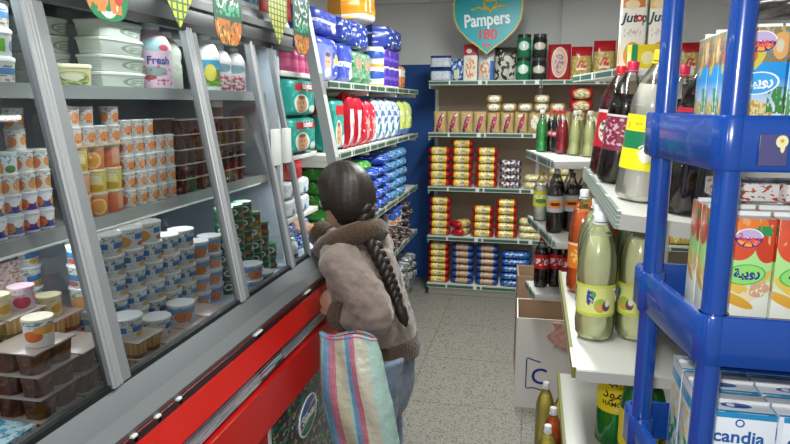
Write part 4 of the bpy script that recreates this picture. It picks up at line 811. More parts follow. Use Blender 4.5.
LB_by = prt('label_bright_yellow', '#d6d62a', [('ne', .5, .5, .2, .3, 8, 5, .5, '#eef0c8'), ('e', .5, .35, .12, .15, '#4f8a3c')])
LB_sil = prt('label_silver_orange', '#aeb2b4', [('e', .5, .45, .16, .24, '#e08a2a'), ('e', .5, .45, .10, .10, '#5c1f14'), ('r', 0, .9, 1, 1, '#3a3a3a')])
place('midy', bottle(.225, .034, L_cloud, .72, LB_by, (.30, .62), '#c9c42a', seg=18, feet=False), (.044, 2.885, 1.0205), 0, 'clear bottle with bright yellow label at far end of corner shelf')
for x, y, t in ((.098, 2.62, 'dark bottle with silver and orange label, left of two'), (.165, 2.66, 'dark bottle with silver and orange label, right of two')):
    place('mids', bottle(.245, .034, L_dark, .80, LB_sil, (.36, .66), '#3a3a3c', seg=18, feet=False), (x, y, 1.0205), 0, t)
for i, (x, y, c, t) in enumerate(((.11, 2.89, '#c8202c', 'red'), (.17, 2.87, '#2a4fa8', 'blue'), (.225, 2.80, '#d8c42a', 'yellow'), (.235, 2.70, '#e6e6e6', 'white'), (.11, 2.76, '#dfdfdf', 'pale grey'))):
    place('mc' + c, bottle(.245, .032, L_cloud if i % 2 else L_dark, .74, LB_by if i % 2 else LB_sil, (.33, .62), c, seg=16, feet=False), (x, y, 1.0205), 0, f'small soda bottle with {t} cap in the back row of the corner shelf')
LB_cola = prt('label_cola_red', '#c3141e', [('ne', .5, .5, .25, .25, 9, 4, .5, '#efe6e6')])
for x, y, t in ((.060, 2.90, 'cola bottle with red label, left of two below the corner shelf'), (.125, 2.92, 'cola bottle with red label, right of two below the corner shelf'), (.185, 2.86, 'cola bottle with red label deepest below the corner shelf')):
    place('cola', bottle(.24, .033, L_dark, .8, LB_cola, (.38, .66), '#c3141e', seg=16, feet=False), (x, y, .7005), 0, t)
# tall juice cartons on the top of the angled unit
def jut(pk):
    def f():
        pr = prt('tall_juice_' + pk, '#e4ddd2', [('r', 0, .82, 1, .94, '#c9763a') if pk == 'a' else ('r', 0, .80, .9, .92, '#d9b04a'), ('e', .40, .86, .3, .06, '#e3c9a0'), ('e', .5, .20, .36, .17, '#d98a3a'), ('e', .40, .24, .16, .10, '#e6b45c'), ('e', .65, .16, .16, .10, '#c9602a'), ('nr', .12, .44, .8, .54, 16, 10, .56, '#b98a9c'), ('r', .92, 0, 1, 1, '#d8d2c8')])
        o = MB().cbox(0, 0, 0, .085, .07, .27, 0).build('juice_carton', [pr], bevel=.002)
        MB().box(.0427, -.034, .0, .0437, .034, .27).build('side_panel', mat('carton_green', '#12704a', .4), o)
        MB().cbox(0, 0, .27, .083, .006, .02).build('top_seam', mat('carton_green', '#12704a', .4), o)
        text('Jut', .046, mat('print_dkgreen', '#123f38', .4), o, (-.016, -.0354, .185), skew=.2, bold=.0012); text('o', .046, mat('print_red', '#cc1f2c', .4), o, (.018, -.0354, .187), bold=.0018); text('p', .05, mat('print_dkgreen', '#123f38', .4), o, (.0355, -.0354, .185), bold=.001, sx=.6)
        return o
    return f
put('juta', jut('a'), (.342, 2.535, 1.6705), .0, 'tall juice carton with green side, left of two on the corner unit', 'juice carton')
put('jutb', jut('b'), (.437, 2.535, 1.6705), .0, 'tall juice carton partly behind the far blue rack post', 'juice carton')
put('ybox', carton_fn(.10, .05, .085, prt('yellow_green_box', '#e3c81e', [('r', 0, 0, .22, 1, '#1f8a4c'), ('e', .6, .45, .25, .28, '#f0e6a0')]), 'stock_box'), (.372, 2.455, 1.6705), .25, 'small yellow and green box in front of the tall juice cartons', 'box')

# ---------------------------------------------------------------- cartons on the floor
M_card = mat('brown_cardboard', '#9c7d63', .8); M_wcard = mat('white_cardboard', '#dedcd6', .6)
def open_carton(w, d, h, m_out, m_in, name):
    t = .005; o = MB().box(-w / 2, -d / 2, 0, w / 2, -d / 2 + t, h).build(name, m_out)
    mb = MB(); mb.box(-w / 2, d / 2 - t, 0, w / 2, d / 2, h); mb.box(-w / 2, -d / 2 + t, 0, -w / 2 + t, d / 2 - t, h); mb.box(w / 2 - t, -d / 2 + t, 0, w / 2, d / 2 - t, h); mb.build('sides', m_out, o)
    mb = MB(); mb.box(-w / 2 + t, -d / 2 + t, 0, w / 2 - t, d / 2 - t, t); mb.box(-w / 2 + t, d / 2 - t - .002, t, w / 2 - t, d / 2 - t, h - .004); mb.box(-w / 2 + t, -d / 2 + t, t, -w / 2 + t + .002, d / 2 - t, h - .004); mb.box(w / 2 - t - .002, -d / 2 + t, t, w / 2 - t, d / 2 - t, h - .004); mb.build('inside_lining', m_in, o)
    return o
o = open_carton(.31, .33, .485, M_wcard, M_card, 'cardboard_box'); o.location = (.107, 3.215, .0005); o.rotation_euler = (0, 0, .03)
tag(o, 'open white cardboard box with a blue mark on the floor by the shelves', 'box')
lg = MB(); blue = mat('print_navy', '#1f2f8c', .4)
def band(pts, wd, mb):
    n = len(pts); L = []; R = []
    for i, p in enumerate(pts):
        a = Vector(pts[max(0, i - 1)]); b = Vector(pts[min(n - 1, i + 1)]); d = (b - a).normalized(); nn = Vector((-d.y, d.x)) * wd / 2
        L.append(Vector(p) + nn); R.append(Vector(p) - nn)
    for i in range(n - 1): mb.plate([tuple(L[i]), tuple(L[i + 1]), tuple(R[i + 1]), tuple(R[i])][::-1], .0008)
    return mb
band([(-.03, .255), (-.055, .262), (-.095, .275), (-.1, .27), (-.1, .115), (-.095, .11), (-.06, .115), (.03, .09)], .006, lg)
lg.rot(Matrix.Translation((0, -.1656, 0))).build('printed_frame', blue, o, smooth=False)
text('C', .12, blue, o, (-.035, -.166, .175), bold=.001)
put('box2', lambda: open_carton(.36, .25, .60, M_card, M_card, 'cardboard_box'), (.12, 3.55, .0005), .05, 'open brown cardboard box standing behind the white one', 'box')
sc = MB(); rr = random.Random(3)
sc.grid(lambda a, b: (.10 * (a - .5) + .02 * math.sin(9 * b), -.004 - .012 * abs(math.sin(7 * a + 5 * b)), -.13 * b + .012 * math.sin(6 * a)), 10, 12)
s_ = sc.build('paper_scrap', mat('pink_paper', '#d9a698', .7, bump=(30, .4)), angle=80); s_.location = (.175, 3.035, .475); m_ = s_.modifiers.new('thick', 'SOLIDIFY'); m_.thickness = .0015
tag(s_, 'crumpled pink paper hanging over the front of the white box', 'paper')

# ---------------------------------------------------------------- blue plastic rack in front
M_bl = prt('blue_plastic', '#0f3f90', [], .22, coat=.4); 
b_ = M_bl.node_tree.nodes['Principled BSDF']
rack = empty('plastic_rack', (.46, .98, 0)); tag(rack, 'blue plastic tiered rack with tube posts holding juice and milk cartons', 'rack')
RO = Vector((-.46, -.98, 0))
def rb(mb, name, m=M_bl, parent=rack, **k): return mb.rot(Matrix.Translation(RO)).build(name, m, parent, **k)
TOPS = (1.535, 1.274, 1.012, .75, .48, .20)
DECK = {1.535: .066, 1.274: .078, 1.012: .088, .75: .066, .48: .066, .20: .066}
PL = [(.204, 1.075), (.246, .87), (.72, .87), (.76, 1.075)]
for x, y in PL: rb(MB().tube([(x, y, 0), (x, y, 1.95)], .0162, 20), 'post')
def ring_path(o):     # outline of a tier pushed out by o
    c = [(.204, 1.115), (.243, .872), (.72, .872), (.76, 1.115)]; pts = []
    cx, cy = .48, .99
    n = len(c)
    for i in range(n):
        p0, p, p1 = Vector(c[i - 1]), Vector(c[i]), Vector(c[(i + 1) % n])
        a = (p - p0).normalized(); b = (p1 - p).normalized(); na = Vector((a.y, -a.x)); nb = Vector((b.y, -b.x))
        k = .0175 + o
        for t in range(5):
            f = t / 4; nn = (na * (1 - f) + nb * f).normalized(); pts.append((p.x + nn.x * k, p.y + nn.y * k))
    return pts
for zt in TOPS:
    mb = MB(); O, I = ring_path(.004), ring_path(-.006); n = len(O); b = 0
    zz = [zt - .070, zt - .066, zt - .004, zt]
    for k, (z, off) in enumerate(zip(zz, (-.003, 0, 0, -.003))): mb.v += [(x, y, z) for x, y in ring_path(.004 + off)]
    for z in (zt, zt - .070): mb.v += [(x, y, z) for x, y in I]
    for lvl_ in range(5):
        for i in range(n):
            j = (i + 1) % n; mb.face((lvl_ * n + i, lvl_ * n + j, (lvl_ + 1) * n + j, (lvl_ + 1) * n + i), [(0, 0)] * 4)
    for i in range(n):
        j = (i + 1) % n; mb.face((5 * n + i, 5 * n + j, j, i), [(0, 0)] * 4)
    t = rb(mb, 'tier_band', angle=50)
    mb = MB(); mb.v = [(x, y, zt - DECK[zt]) for x, y in I] + [(x, y, zt - DECK[zt] + .005) for x, y in I]
    mb.face(list(range(n)), [(0, 0)] * n); mb.face(list(range(n, 2 * n))[::-1], [(0, 0)] * n)
    rb(mb, 'tier_deck', parent=t)
    for x, y in PL: rb(MB().lathe([(.019, zt - .070), (.021, zt - .066), (.021, zt - .004), (.019, zt)], 20, c=(x, y)), 'socket', parent=t)
st = rb(MB().box(.272, .8445, 1.474, .303, .8475, 1.512), 'sticker', prt('sticker_mauve', '#41406e', [('e', .78, .78, .22, .2, '#d8cf9c'), ('e', .82, .58, .08, .16, '#d8cf9c'), ('e', .78, .8, .07, .06, '#b9963c')], .5))
rb(MB().box(.3175, .8445, 1.464, .345, .8475, 1.522), 'paper_tag', mat('beige_paper', '#d9cba4', .7))
# juice cartons
def fan(o, y, z, w):
    W_ = mat('print_white', '#f2f2f2'); P_ = mat('print_pinkred', '#d9405c', .4); N_ = mat('print_navy', '#1f2f8c', .4); Yl = mat('print_orange', '#f2a21e', .4)
    def sector(r0, r1, a0, a1, m, dy, nm):
        n = 10; pts = [(r1 * math.cos(a0 + (a1 - a0) * k / n), .75 * r1 * math.sin(a0 + (a1 - a0) * k / n)) for k in range(n + 1)] + [(r0 * math.cos(a1 - (a1 - a0) * k / n), .75 * r0 * math.sin(a1 - (a1 - a0) * k / n)) for k in range(n + 1)]
        mb = MB().plate(pts, .0004); mb.rot(Matrix.Translation((0, y - dy, z))).build(nm, m, o, smooth=False)
    d = math.radians
    sector(.001, w * .50, d(180), d(360), N_, .0002, 'emblem_field')
    for k in range(3): sector(w * .12, w * .44, d(197 + 52 * k), d(197 + 52 * k + 40), Yl, .0007, 'emblem_slice')
    sector(w * .02, w * .54, d(12), d(168), W_, .0002, 'emblem_arch'); sector(w * .08, w * .50, d(5), d(175), mat('print_lilac', '#b9a8d0', .4), .0005, 'emblem_arch')
    text('\uFE94\uFE92\uFEF3\uFEED\uFEAD', w * .42, P_, o, (0, y - .0012, z + w * .02), bold=.0004)
def juice(kind):
    def f():
        w, d, h = .065, .056, .170 if kind == 'blue' else .195
        if kind == 'blue':
            pr = prt('juice_blue_print', '#2b93dc', [('g', .62, .38, '#dbe6ec'), ('nr', 0, .74, 1, 1.1, 9, 12, .36, '#8a7c5c'), ('nr', 0, .82, 1, 1.1, 8, 9, .52, '#b8a468'), ('nr', 0, .74, .45, .92, 15, 18, .54, '#2a3f6c'), ('nr', 0, .76, .5, 1.1, 9, 14, .60, '#b9502c'), ('nr', .0, .74, 1, 1.1, 11, 13, .63, '#4f7a3c'), ('e', .42, .765, .2, .075, 20, '#c9bc4a'), ('e', .36, .79, .10, .05, '#cf6a34'), ('e', .86, .86, .15, .10, '#dba565'), ('e', .84, .86, .07, .05, '#cfcbb0'), ('e', .46, .34, .36, .12, '#b89a4c'), ('ne', .46, .34, .34, .12, 13, 16, .5, '#ddd09a'), ('nr', .0, .34, .24, .54, 10, 12, .47, '#4a8f58'), ('nr', .70, .36, 1, .56, 10, 12, .46, '#468a44')], .3)
        else:
            pr = prt('juice_green_print', '#a6d98a', [('g', .58, .42, '#e3e6d8'), ('r', 0, .80, 1, 1.1, '#c24a2a'), ('e', .34, .83, .34, .13, '#cf4a26'), ('e', .88, .82, .24, .13, '#c43c1e'), ('e', .55, .95, .3, .08, '#d9762c'), ('nr', 0, .82, 1, 1.1, 8, 9, .60, '#dc9a5c'), ('nr', .55, .88, 1, .95, 4, 5, .5, '#2f8a4c'), ('e', .32, .52, .30, .05, -10, '#dfb850'), ('e', .66, .46, .38, .05, 12, '#e8d8a8'), ('e', .3, .42, .42, .04, -8, '#d9a53c'), ('e', .8, .56, .2, .04, 20, '#d8b25a'), ('ne', .75, .50, .24, .06, 9, 12, .5, '#c9a088')], .3)
        o = MB().cbox(0, 0, 0, w, d, h, 0, top=1).build('juice_carton', [pr, mat('carton_top_white', '#dfe0de', .4)], bevel=.0015)
        MB().cbox(0, 0, h, w * .98, .004, .006).build('top_seam', mat('carton_top_white', '#dfe0de', .4), o)
        ov = MB(); oc = ('#4fb2e6', '#bfe8a0')[kind != 'blue']
        zc = h * (.585 if kind == 'blue' else .60); n = 28
        ov.plate([(.026 * math.cos(2 * math.pi * k / n), .0145 * math.sin(2 * math.pi * k / n)) for k in range(n)], .0003).rot(Matrix.Translation((0, -d / 2 - .0001, zc)) @ Matrix.Rotation(-.12, 4, 'Y')).build('label_oval', prt('oval_' + kind, '#e9f1f4' if kind == 'blue' else '#4fae4c', [('e', .5, .5, .45, .45, '#3f9fdc' if kind == 'blue' else '#8fd46c')], .3), o, smooth=False)
        text('\uFE94\uFE92\uFEF3\uFEED\uFEAD', .017, mat('print_white', '#f2f2f2') if kind == 'blue' else mat('print_navy', '#1f2f8c', .4), o, (.002, -d / 2 - .0006, zc + .002), (HALF, -.12, 0), bold=.0006)
        fan(o, -d / 2 - .0002, h * (.89 if kind == 'blue' else .86), .034)
        return o
    return f
for c in range(3):
    for r in range(3):
        put('jb', juice('blue'), (.2785 + .068 * c, .929 + .060 * r, 1.4755), RND.uniform(-.02, .02), f'blue tropical juice carton on top tier, {ORD[r]} row from the front, {ORD[c]} column from left', 'juice carton', 'blue juice cartons on the top tier')
for c in range(3):
    for r in range(3):
        put('jg', juice('green'), (.290 + .068 * c, .931 + .060 * r, 1.2025), RND.uniform(-.02, .02), f'green orange-juice carton on middle tier, {ORD[r]} row from the front, {ORD[c]} column from left', 'juice carton', 'green juice cartons on the middle tier')
# white packs lying on the middle tier cartons
for i, (x, y) in enumerate(((.32, 1.06), (.40, 1.055))):
    put('lyj', carton_fn(.075, .09, .028, prt('lying_pack', '#dedcd8', [('nr', 0, 0, 1, 1, 5, 3, .58, '#b8442c'), ('nr', 0, 0, 1, 1, 6, 4, .66, '#4f7a3c')]), 'juice_pack'), (x, y, 1.4045), .1, f'small white pack lying on the green juice cartons, {("left", "right")[i]} one', 'juice pack')
# milk cartons
def milk():
    w, d, h = .095, .068, .188
    pr = prt('milk_print', '#e3e9ee', [('g', .55, .05, '#a9d4ea'), ('r', 0, .955, 1, 1, '#1f86b8'), ('e', .5, .44, .22, .08, '#e3cf4c'), ('nr', 0, .1, 1, .4, 5, 8, .56, '#3f9a4c'), ('nr', 0, .0, 1, .28, 4, 6, .55, '#2f93c4'), ('r', 0, 0, .07, 1, '#d6dfe6')], .32)
    prs = prt('milk_side', '#cfd6dc', [('r', 0, .80, 1, .9, '#2f93c4'), ('nr', .1, .45, .9, .75, 3, 5, .5, '#d9c64c'), ('nr', .1, .2, .9, .5, 3, 5, .5, '#3f9a5c'), ('r', .15, .02, .85, .22, '#2f93c4')], .35)
    tp = prt('milk_top', '#dfe5ea', [('r', 0, 0, 1, .10, '#2b8cbc'), ('r', 0, .90, 1, 1, '#2b8cbc'), ('e', .5, .35, .22, .12, '#1f4f9c'), ('e', .42, .35, .06, .08, '#dfe5ea')], .35)
    mb = MB().box(-w / 2, -d / 2, 0, w / 2, d / 2, h, 1, top=2, front=0)
    o = mb.build('milk_carton', [pr, prs, tp], bevel=.0015)
    MB().cbox(0, 0, h, w * .98, .004, .005).build('top_seam', mat('carton_top_white', '#dfe0de', .4), o)
    ink = mat('print_candia', '#1f5aa0', .4)
    text('candia', .027, ink, o, (0, -d / 2 - .0004, .1505), bold=.0005)
    rg = MB(); n = 20
    for k in range(n):
        a, b = 2 * math.pi * k / n, 2 * math.pi * (k + 1) / n
        rg.plate([(r * math.cos(t), r * math.sin(t)) for r, t in ((.0042, a), (.0062, a), (.0062, b), (.0042, b))], .0006)
    rg.rot(Matrix.Translation((0, -d / 2 - .0004, .1725))).build('emblem_ring', ink, o, smooth=False)
    return o
for c in range(3):
    for r in range(3):
        put('milk', milk, (.303 + .0965 * c, .932 + .0695 * r, .9305), RND.uniform(-.01, .01), f'white and blue milk carton on lower tier, {ORD[r]} row from front, {ORD[c]} column from left', 'milk carton', 'milk cartons on the lower tier')
# dark wrapped packets lying on the blue cartons
for i, (x, y, z) in enumerate(((.352, 1.02, 1.6675), (.455, 1.01, 1.6675))):
    put('dkp', roll_fn(.10, .10, .030, prt('dark_brown_pack', '#2a2220', [('n', 4, 3, .6, '#4a3f3a')], .3), 'sweet_packet', 2), (x, y, z), .3 - .7 * i, f'dark brown wrapped packet lying on the blue juice cartons, {("left", "right")[i]} one', 'packet')
# ---------------------------------------------------------------- the girl
def V(*a): return Vector(a)
GF = V(-.87, .49, 0).normalized(); GS = V(.49, .87, 0).normalized()      # facing, towards her right side
def ellipsoid(mb, c, ax, ay, az, n=20, m=8):
    c = Vector(c)
    mb.grid(lambda a, b: c + ax * (math.cos(2 * math.pi * a) * math.sin(math.pi * max(.001, min(.999, b)))) + ay * (math.sin(2 * math.pi * a) * math.sin(math.pi * max(.001, min(.999, b)))) - az * math.cos(math.pi * b), n, m + 4, closed_u=True); return mb
def loft(mb, secs, n=24, p=2.3, cap=True):
    """secs: (centre, half width to the side, half depth, tilt of the section)"""
    b = len(mb.v)
    for c, a, d in secs:
        for j in range(n):
            t = 2 * math.pi * j / n; ct, st = math.cos(t), math.sin(t); k = (abs(ct) ** p + abs(st) ** p) ** (-1 / p)
            mb.v.append(tuple(Vector(c) + GS * (a * k * ct) + GF * (d * k * st)))
    for i in range(len(secs) - 1):
        for j in range(n):
            j2 = (j + 1) % n; mb.face((b + i * n + j, b + i * n + j2, b + (i + 1) * n + j2, b + (i + 1) * n + j), [(j / n, i / (len(secs) - 1)), ((j + 1) / n, i / (len(secs) - 1)), ((j + 1) / n, (i + 1) / (len(secs) - 1)), (j / n, (i + 1) / (len(secs) - 1))])
    if cap:
        mb.face([b + j for j in range(n)][::-1], [(0, 0)] * n); mb.face([b + (len(secs) - 1) * n + j for j in range(n)], [(0, 0)] * n)
    return mb
def curve(pts, n=5):
    """Catmull-Rom through the joints"""
    P = [Vector(p) for p in pts]; P = [P[0] * 2 - P[1]] + P + [P[-1] * 2 - P[-2]]; out = []
    for i in range(1, len(P) - 2):
        for k in range(n):
            t = k / n; out.append(.5 * ((2 * P[i]) + (P[i + 1] - P[i - 1]) * t + (2 * P[i - 1] - 5 * P[i] + 4 * P[i + 1] - P[i + 2]) * t * t + (3 * P[i] - P[i - 1] - 3 * P[i + 1] + P[i + 2]) * t ** 3))
    out.append(P[-2]); return out
def rads(rs, n=5):
    out = []
    for a, b in zip(rs[:-1], rs[1:]): out += [a + (b - a) * k / n for k in range(n)]
    return out + [rs[-1]]
def fuse(o, vox, smooth=4, disp=None):
    m = o.modifiers.new('r', 'REMESH'); m.mode = 'VOXEL'; m.voxel_size = vox
    if smooth: s = o.modifiers.new('s', 'SMOOTH'); s.factor = .5; s.iterations = smooth
    if disp:
        t = bpy.data.textures.new('folds', 'CLOUDS'); t.noise_scale = disp[0]; d = o.modifiers.new('d', 'DISPLACE'); d.texture = t; d.strength = disp[1]; d.mid_level = .5
    bpy.context.view_layer.update()
    me = bpy.data.meshes.new_from_object(o.evaluated_get(bpy.context.evaluated_depsgraph_get()))
    o.modifiers.clear(); mats = list(o.data.materials); o.data = me; me.materials.clear()
    for q in mats: me.materials.append(q)
    me.polygons.foreach_set('use_smooth', [True] * len(me.polygons)); me.polygons.foreach_set('material_index', [0] * len(me.polygons))
    return o
girl = empty('person', (-.47, 1.98, 0)); GO = Vector((.47, -1.98, 0))
tag(girl, 'girl with a long dark braid and taupe jacket reaching into the display case', 'person')
def gb(mb, name, m, parent=girl, **k): return mb.rot(Matrix.Translation(GO)).build(name, m, parent, **k)
M_skin = mat('skin', '#b98e76', .5, bump=(60, .05))
PELV, WAI, CHE, NEC = V(-.475, 1.98, .70), V(-.495, 1.98, .82), V(-.55, 1.975, .98), V(-.585, 1.97, 1.085)
LSH, LEL, LWR = V(-.598, 1.868, 1.045), V(-.468, 1.825, .880), V(-.612, 1.885, .857)
RSH, REL, RWR = V(-.535, 2.075, 1.045), V(-.655, 2.165, 1.005), V(-.792, 2.215, 1.062)
HC = V(-.612, 1.978, 1.240)
hf = V(-.90, .36, -.30).normalized(); hs = hf.cross(V(0, 0, 1)).normalized(); hu = hs.cross(hf).normalized()
mb = MB()
loft(mb, [(PELV, .10, .085), (WAI, .092, .075), (CHE, .105, .08), (CHE + V(-.02, 0, .06), .095, .07), (NEC, .045, .045)])
mb.tube([NEC - V(0, 0, .03), NEC + V(-.008, .003, .05), HC - hu * .06], [.042, .036, .038], 14)
ellipsoid(mb, HC, hf * .088, hs * .072, hu * .103)
ellipsoid(mb, HC + hf * .030 - hu * .052, hf * .056, hs * .050, hu * .052)
ellipsoid(mb, HC + hf * .088 - hu * .018, hf * .014, hs * .010, hu * .017); ellipsoid(mb, HC + hf * .078 - hu * .055, hf * .012, hs * .02, hu * .008)
for s in (-1, 1): ellipsoid(mb, HC + hs * (.071 * s) - hu * .01 - hf * .005, hf * .016, hs * .007, hu * .026)
mb.tube(curve([LSH, LEL, LWR]), rads([.042, .036, .025]), 12); mb.tube(curve([RSH, REL, RWR]), rads([.042, .034, .025]), 12)
def hand(mb, w, tip, side, curl):
    d = (tip - w).normalized(); sd = (side - d * side.dot(d)).normalized(); nn = d.cross(sd).normalized()
    L = (tip - w).length
    ellipsoid(mb, w + d * .032, d * .038, sd * .027, nn * .013); mb.tube([w - d * .02, w + d * .02], [.022, .02], 10)
    for k, (o, l) in enumerate(((-.021, .046), (-.007, .053), (.007, .050), (.020, .040))):
        b = w + d * .055 + sd * o
        mb.tube([b - d * .01, b, b + d * (l * .45) + nn * (curl * .10), b + d * (l * .78) + nn * (curl * .45), b + d * (l * .92) + nn * (curl * .9)], [.0085, .0085, .0078, .007, .0055], 8)
    b = w + d * .018 - sd * .022
    mb.tube([b, b + d * .016 - sd * .016 + nn * curl * .1, b + d * .036 - sd * .020 + nn * curl * .3, b + d * .048 - sd * .014 + nn * curl * .5], [.011, .010, .0085, .0065], 8)
hand(mb, LWR + V(-.022, .018, .006), V(-.70, 1.965, .905), V(.3, .3, 1), .030)
hand(mb, RWR + V(-.02, .008, .006), V(-.92, 2.28, 1.085), V(.2, 1, .3), -.022)
HIPS = ((-.480, 1.908), (-.488, 2.055))
for x, y in HIPS: mb.tube([(x, y, .71), (x + .01, y, .40), (x + .03, y, .08)], [.07, .05, .038], 12)
for x, y in HIPS: ellipsoid(mb, (x - .02, y + .01, .045), GF * .085, GS * .032, V(0, 0, .035))
body = fuse(gb(mb, 'body', M_skin), .0052, 3)
# eyes and mouth
for s in (-1, 1):
    e = gb(ellipsoid(MB(), HC + hf * .079 + hs * (.028 * s) + hu * .003, hf * .008, hs * .012, hu * .008, 12, 6), 'eye', mat('eye_white', '#dcd8d0', .3))
    gb(ellipsoid(MB(), HC + hf * .0855 + hs * (.028 * s) + hu * .002, hf * .0022, hs * .0055, hu * .0055, 10, 4), 'iris', mat('eye_dark', '#1c120c', .3), e)
    gb(MB().tube([HC + hf * .082 + hs * (s * .016) + hu * .017, HC + hf * .080 + hs * (s * .03) + hu * .021, HC + hf * .07 + hs * (s * .044) + hu * .016], [.002, .003, .0015], 6), 'eyebrow', mat('hair_plain', '#1a1210', .6))
gb(MB().tube([HC + hf * .083 + hs * -.018 - hu * .052, HC + hf * .09 - hu * .053, HC + hf * .083 + hs * .018 - hu * .052], [.002, .004, .002], 8), 'mouth', mat('lips', '#9a5a50', .5))
# jeans and shoes
def cloth(name, col, scale, strength, tint=None, rough=.9):
    m = mat(name, col, rough, spec=.2, bump=(scale, strength)); nt = m.node_tree; N = nt.nodes; b = N['Principled BSDF']
    tc = N.new('ShaderNodeTexCoord'); n = N.new('ShaderNodeTexNoise'); n.inputs['Scale'].default_value = scale * .6; n.inputs['Detail'].default_value = 5
    mx = N.new('ShaderNodeMix'); mx.data_type = 'RGBA'; c = srgb(col); t = srgb(tint) if tint else tuple(q * .6 for q in c[:3]) + (1,)
    mx.inputs[6].default_value = t; mx.inputs[7].default_value = c; nt.links.new(tc.outputs['Object'], n.inputs['Vector']); nt.links.new(n.outputs['Fac'], mx.inputs[0]); nt.links.new(mx.outputs[2], b.inputs['Base Color'])
    b.inputs['Sheen Weight'].default_value = .3
    return m
mb = MB(); loft(mb, [((-.482, 1.983, .47), .10, .06), ((-.484, 1.983, .54), .128, .082), ((-.486, 1.983, .60), .138, .092), ((-.49, 1.983, .72), .130, .094), ((-.50, 1.983, .80), .12, .09)])
for x, y in HIPS: mb.tube(curve([(x, y, .72), (x - .012, y, .42), (x + .03, y, .065)]), rads([.088, .072, .062]), 16)
gb(mb, 'jeans', cloth('denim', '#56657e', 90, .2, '#8593a8')); fuse(bpy.data.objects['jeans'], .008, 4, (.05, .008))
for x, y in HIPS:
    sh_ = ellipsoid(MB(), (x - .025, y + .014, .048), GF * .105, GS * .042, V(0, 0, .046)); sh_.v = [(a, b, max(.001, c)) for a, b, c in sh_.v]
    gb(sh_, 'shoe', mat('shoe_black', '#222224', .5))
# jacket
M_jack = cloth('jacket_taupe', '#94857c', 70, .25, '#70625b'); M_fur = cloth('brown_knit', '#55402c', 120, .6, '#33251a')
mb = MB(); loft(mb, [(V(-.492, 1.985, .735), .138, .108), (V(-.503, 1.983, .80), .14, .112), (V(-.528, 1.98, .90), .136, .110), (CHE + V(-.006, 0, .02), .140, .110), (CHE + V(-.018, 0, .075), .128, .098), (NEC + V(0, 0, -.01), .085, .075), (NEC + V(-.004, 0, .012), .062, .058)])
mb.tube(curve([LSH + V(.02, .03, .0), LSH, LSH * .5 + LEL * .5 + V(.012, -.014, .01), LEL, LEL * .5 + LWR * .5, LWR + V(.02, -.005, 0)]), rads([.07, .072, .066, .064, .058, .050]), 16)
mb.tube(curve([RSH + V(-.01, -.03, 0), RSH, REL, RWR + V(.02, -.006, 0)]), rads([.07, .07, .06, .048]), 16)
gb(mb, 'jacket', M_jack); fuse(bpy.data.objects['jacket'], .0075, 5, (.045, .020))
gb(loft(MB(), [(V(-.486, 1.985, .675), .132, .102), (V(-.487, 1.985, .685), .144, .114), (V(-.490, 1.985, .725), .150, .120), (V(-.494, 1.985, .752), .145, .115), (V(-.495, 1.985, .758), .134, .104)]), 'waistband', M_fur)
for w, e in ((LWR, LEL), (RWR, REL)):
    d = (e - w).normalized(); gb(MB().tube([w - d * .012, w - d * .006, w + d * .022, w + d * .052, w + d * .058], [.040, .050, .056, .058, .05], 18), 'cuff', M_fur)
mb = MB(); cp = [NEC + GS * (.098 * math.sin(t)) + GF * (.086 * math.cos(t) + .006) + V(0, 0, .010 - .046 * math.cos(t)) for t in [2 * math.pi * k / 20 for k in range(21)]]
mb.tube(cp, .037, 12); gb(mb, 'collar', M_fur)
# hair: a cap drawn back into a three-strand braid
def hair_mat():
    m, nt, b = _new('dark_hair'); N = nt.nodes; Lk = nt.links
    tc = N.new('ShaderNodeTexCoord'); mp = N.new('ShaderNodeMapping'); mp.inputs['Scale'].default_value = (16, 80, 130); n = N.new('ShaderNodeTexNoise'); n.inputs['Scale'].default_value = 1
    bp = N.new('ShaderNodeBump'); bp.inputs['Strength'].default_value = .35; bp.inputs['Distance'].default_value = .004
    Lk.new(tc.outputs['Object'], mp.inputs[0]); Lk.new(mp.outputs[0], n.inputs['Vector']); Lk.new(n.outputs['Fac'], bp.inputs['Height']); Lk.new(bp.outputs[0], b.inputs['Normal'])
    r = N.new('ShaderNodeValToRGB'); r.color_ramp.elements[0].color = srgb('#120d0b'); r.color_ramp.elements[1].color = srgb('#35271f'); Lk.new(n.outputs['Fac'], r.inputs[0]); Lk.new(r.outputs[0], b.inputs['Base Color'])
    b.inputs['Roughness'].default_value = .46; b.inputs['Specular IOR Level'].default_value = .45
    return m
M_hair = hair_mat()
mb = MB(); n1, n2 = 72, 30; b0 = 0
def hp(a, b):
    th = 2 * math.pi * a; ph = math.pi * min(.995, max(.005, b)); x, y, z = math.cos(th) * math.sin(ph), math.sin(th) * math.sin(ph), math.cos(ph)
    s = 1 + .014 * math.sin(23 * th + 7 * z) + .008 * math.sin(41 * th - 5 * z); low = max(0, -z - .35) * .25
    return HC - hf * .006 + hf * (x * .095 * s) + hs * (y * .082 * s * (1 - low)) + hu * (z * .109 + .004) , (x, y, z)
idx = {}
for j in range(n2 + 1):
    for i in range(n1): mb.v.append(tuple(hp(i / n1, j / n2)[0]))
for j in range(n2):
    for i in range(n1):
        d = hp((i + .5) / n1, (j + .5) / n2)[1]
        if (d[0] > .42 and d[2] < .52) or (d[0] > .10 and d[2] < -.28) or d[2] < -.80: continue
        i2 = (i + 1) % n1; mb.face((j * n1 + i, (j + 1) * n1 + i, (j + 1) * n1 + i2, j * n1 + i2), [(0, 0)] * 4)
h_ = gb(mb, 'hair', M_hair, angle=80); sm_ = h_.modifiers.new('thick', 'SOLIDIFY'); sm_.thickness = .010; sm_.offset = -1
BP = curve([HC - hf * .085 - hu * .045, V(-.528, 1.930, 1.150), V(-.488, 1.905, 1.085), V(-.455, 1.897, 1.025), V(-.432, 1.895, .970), V(-.412, 1.894, .915)], 8)
br = None
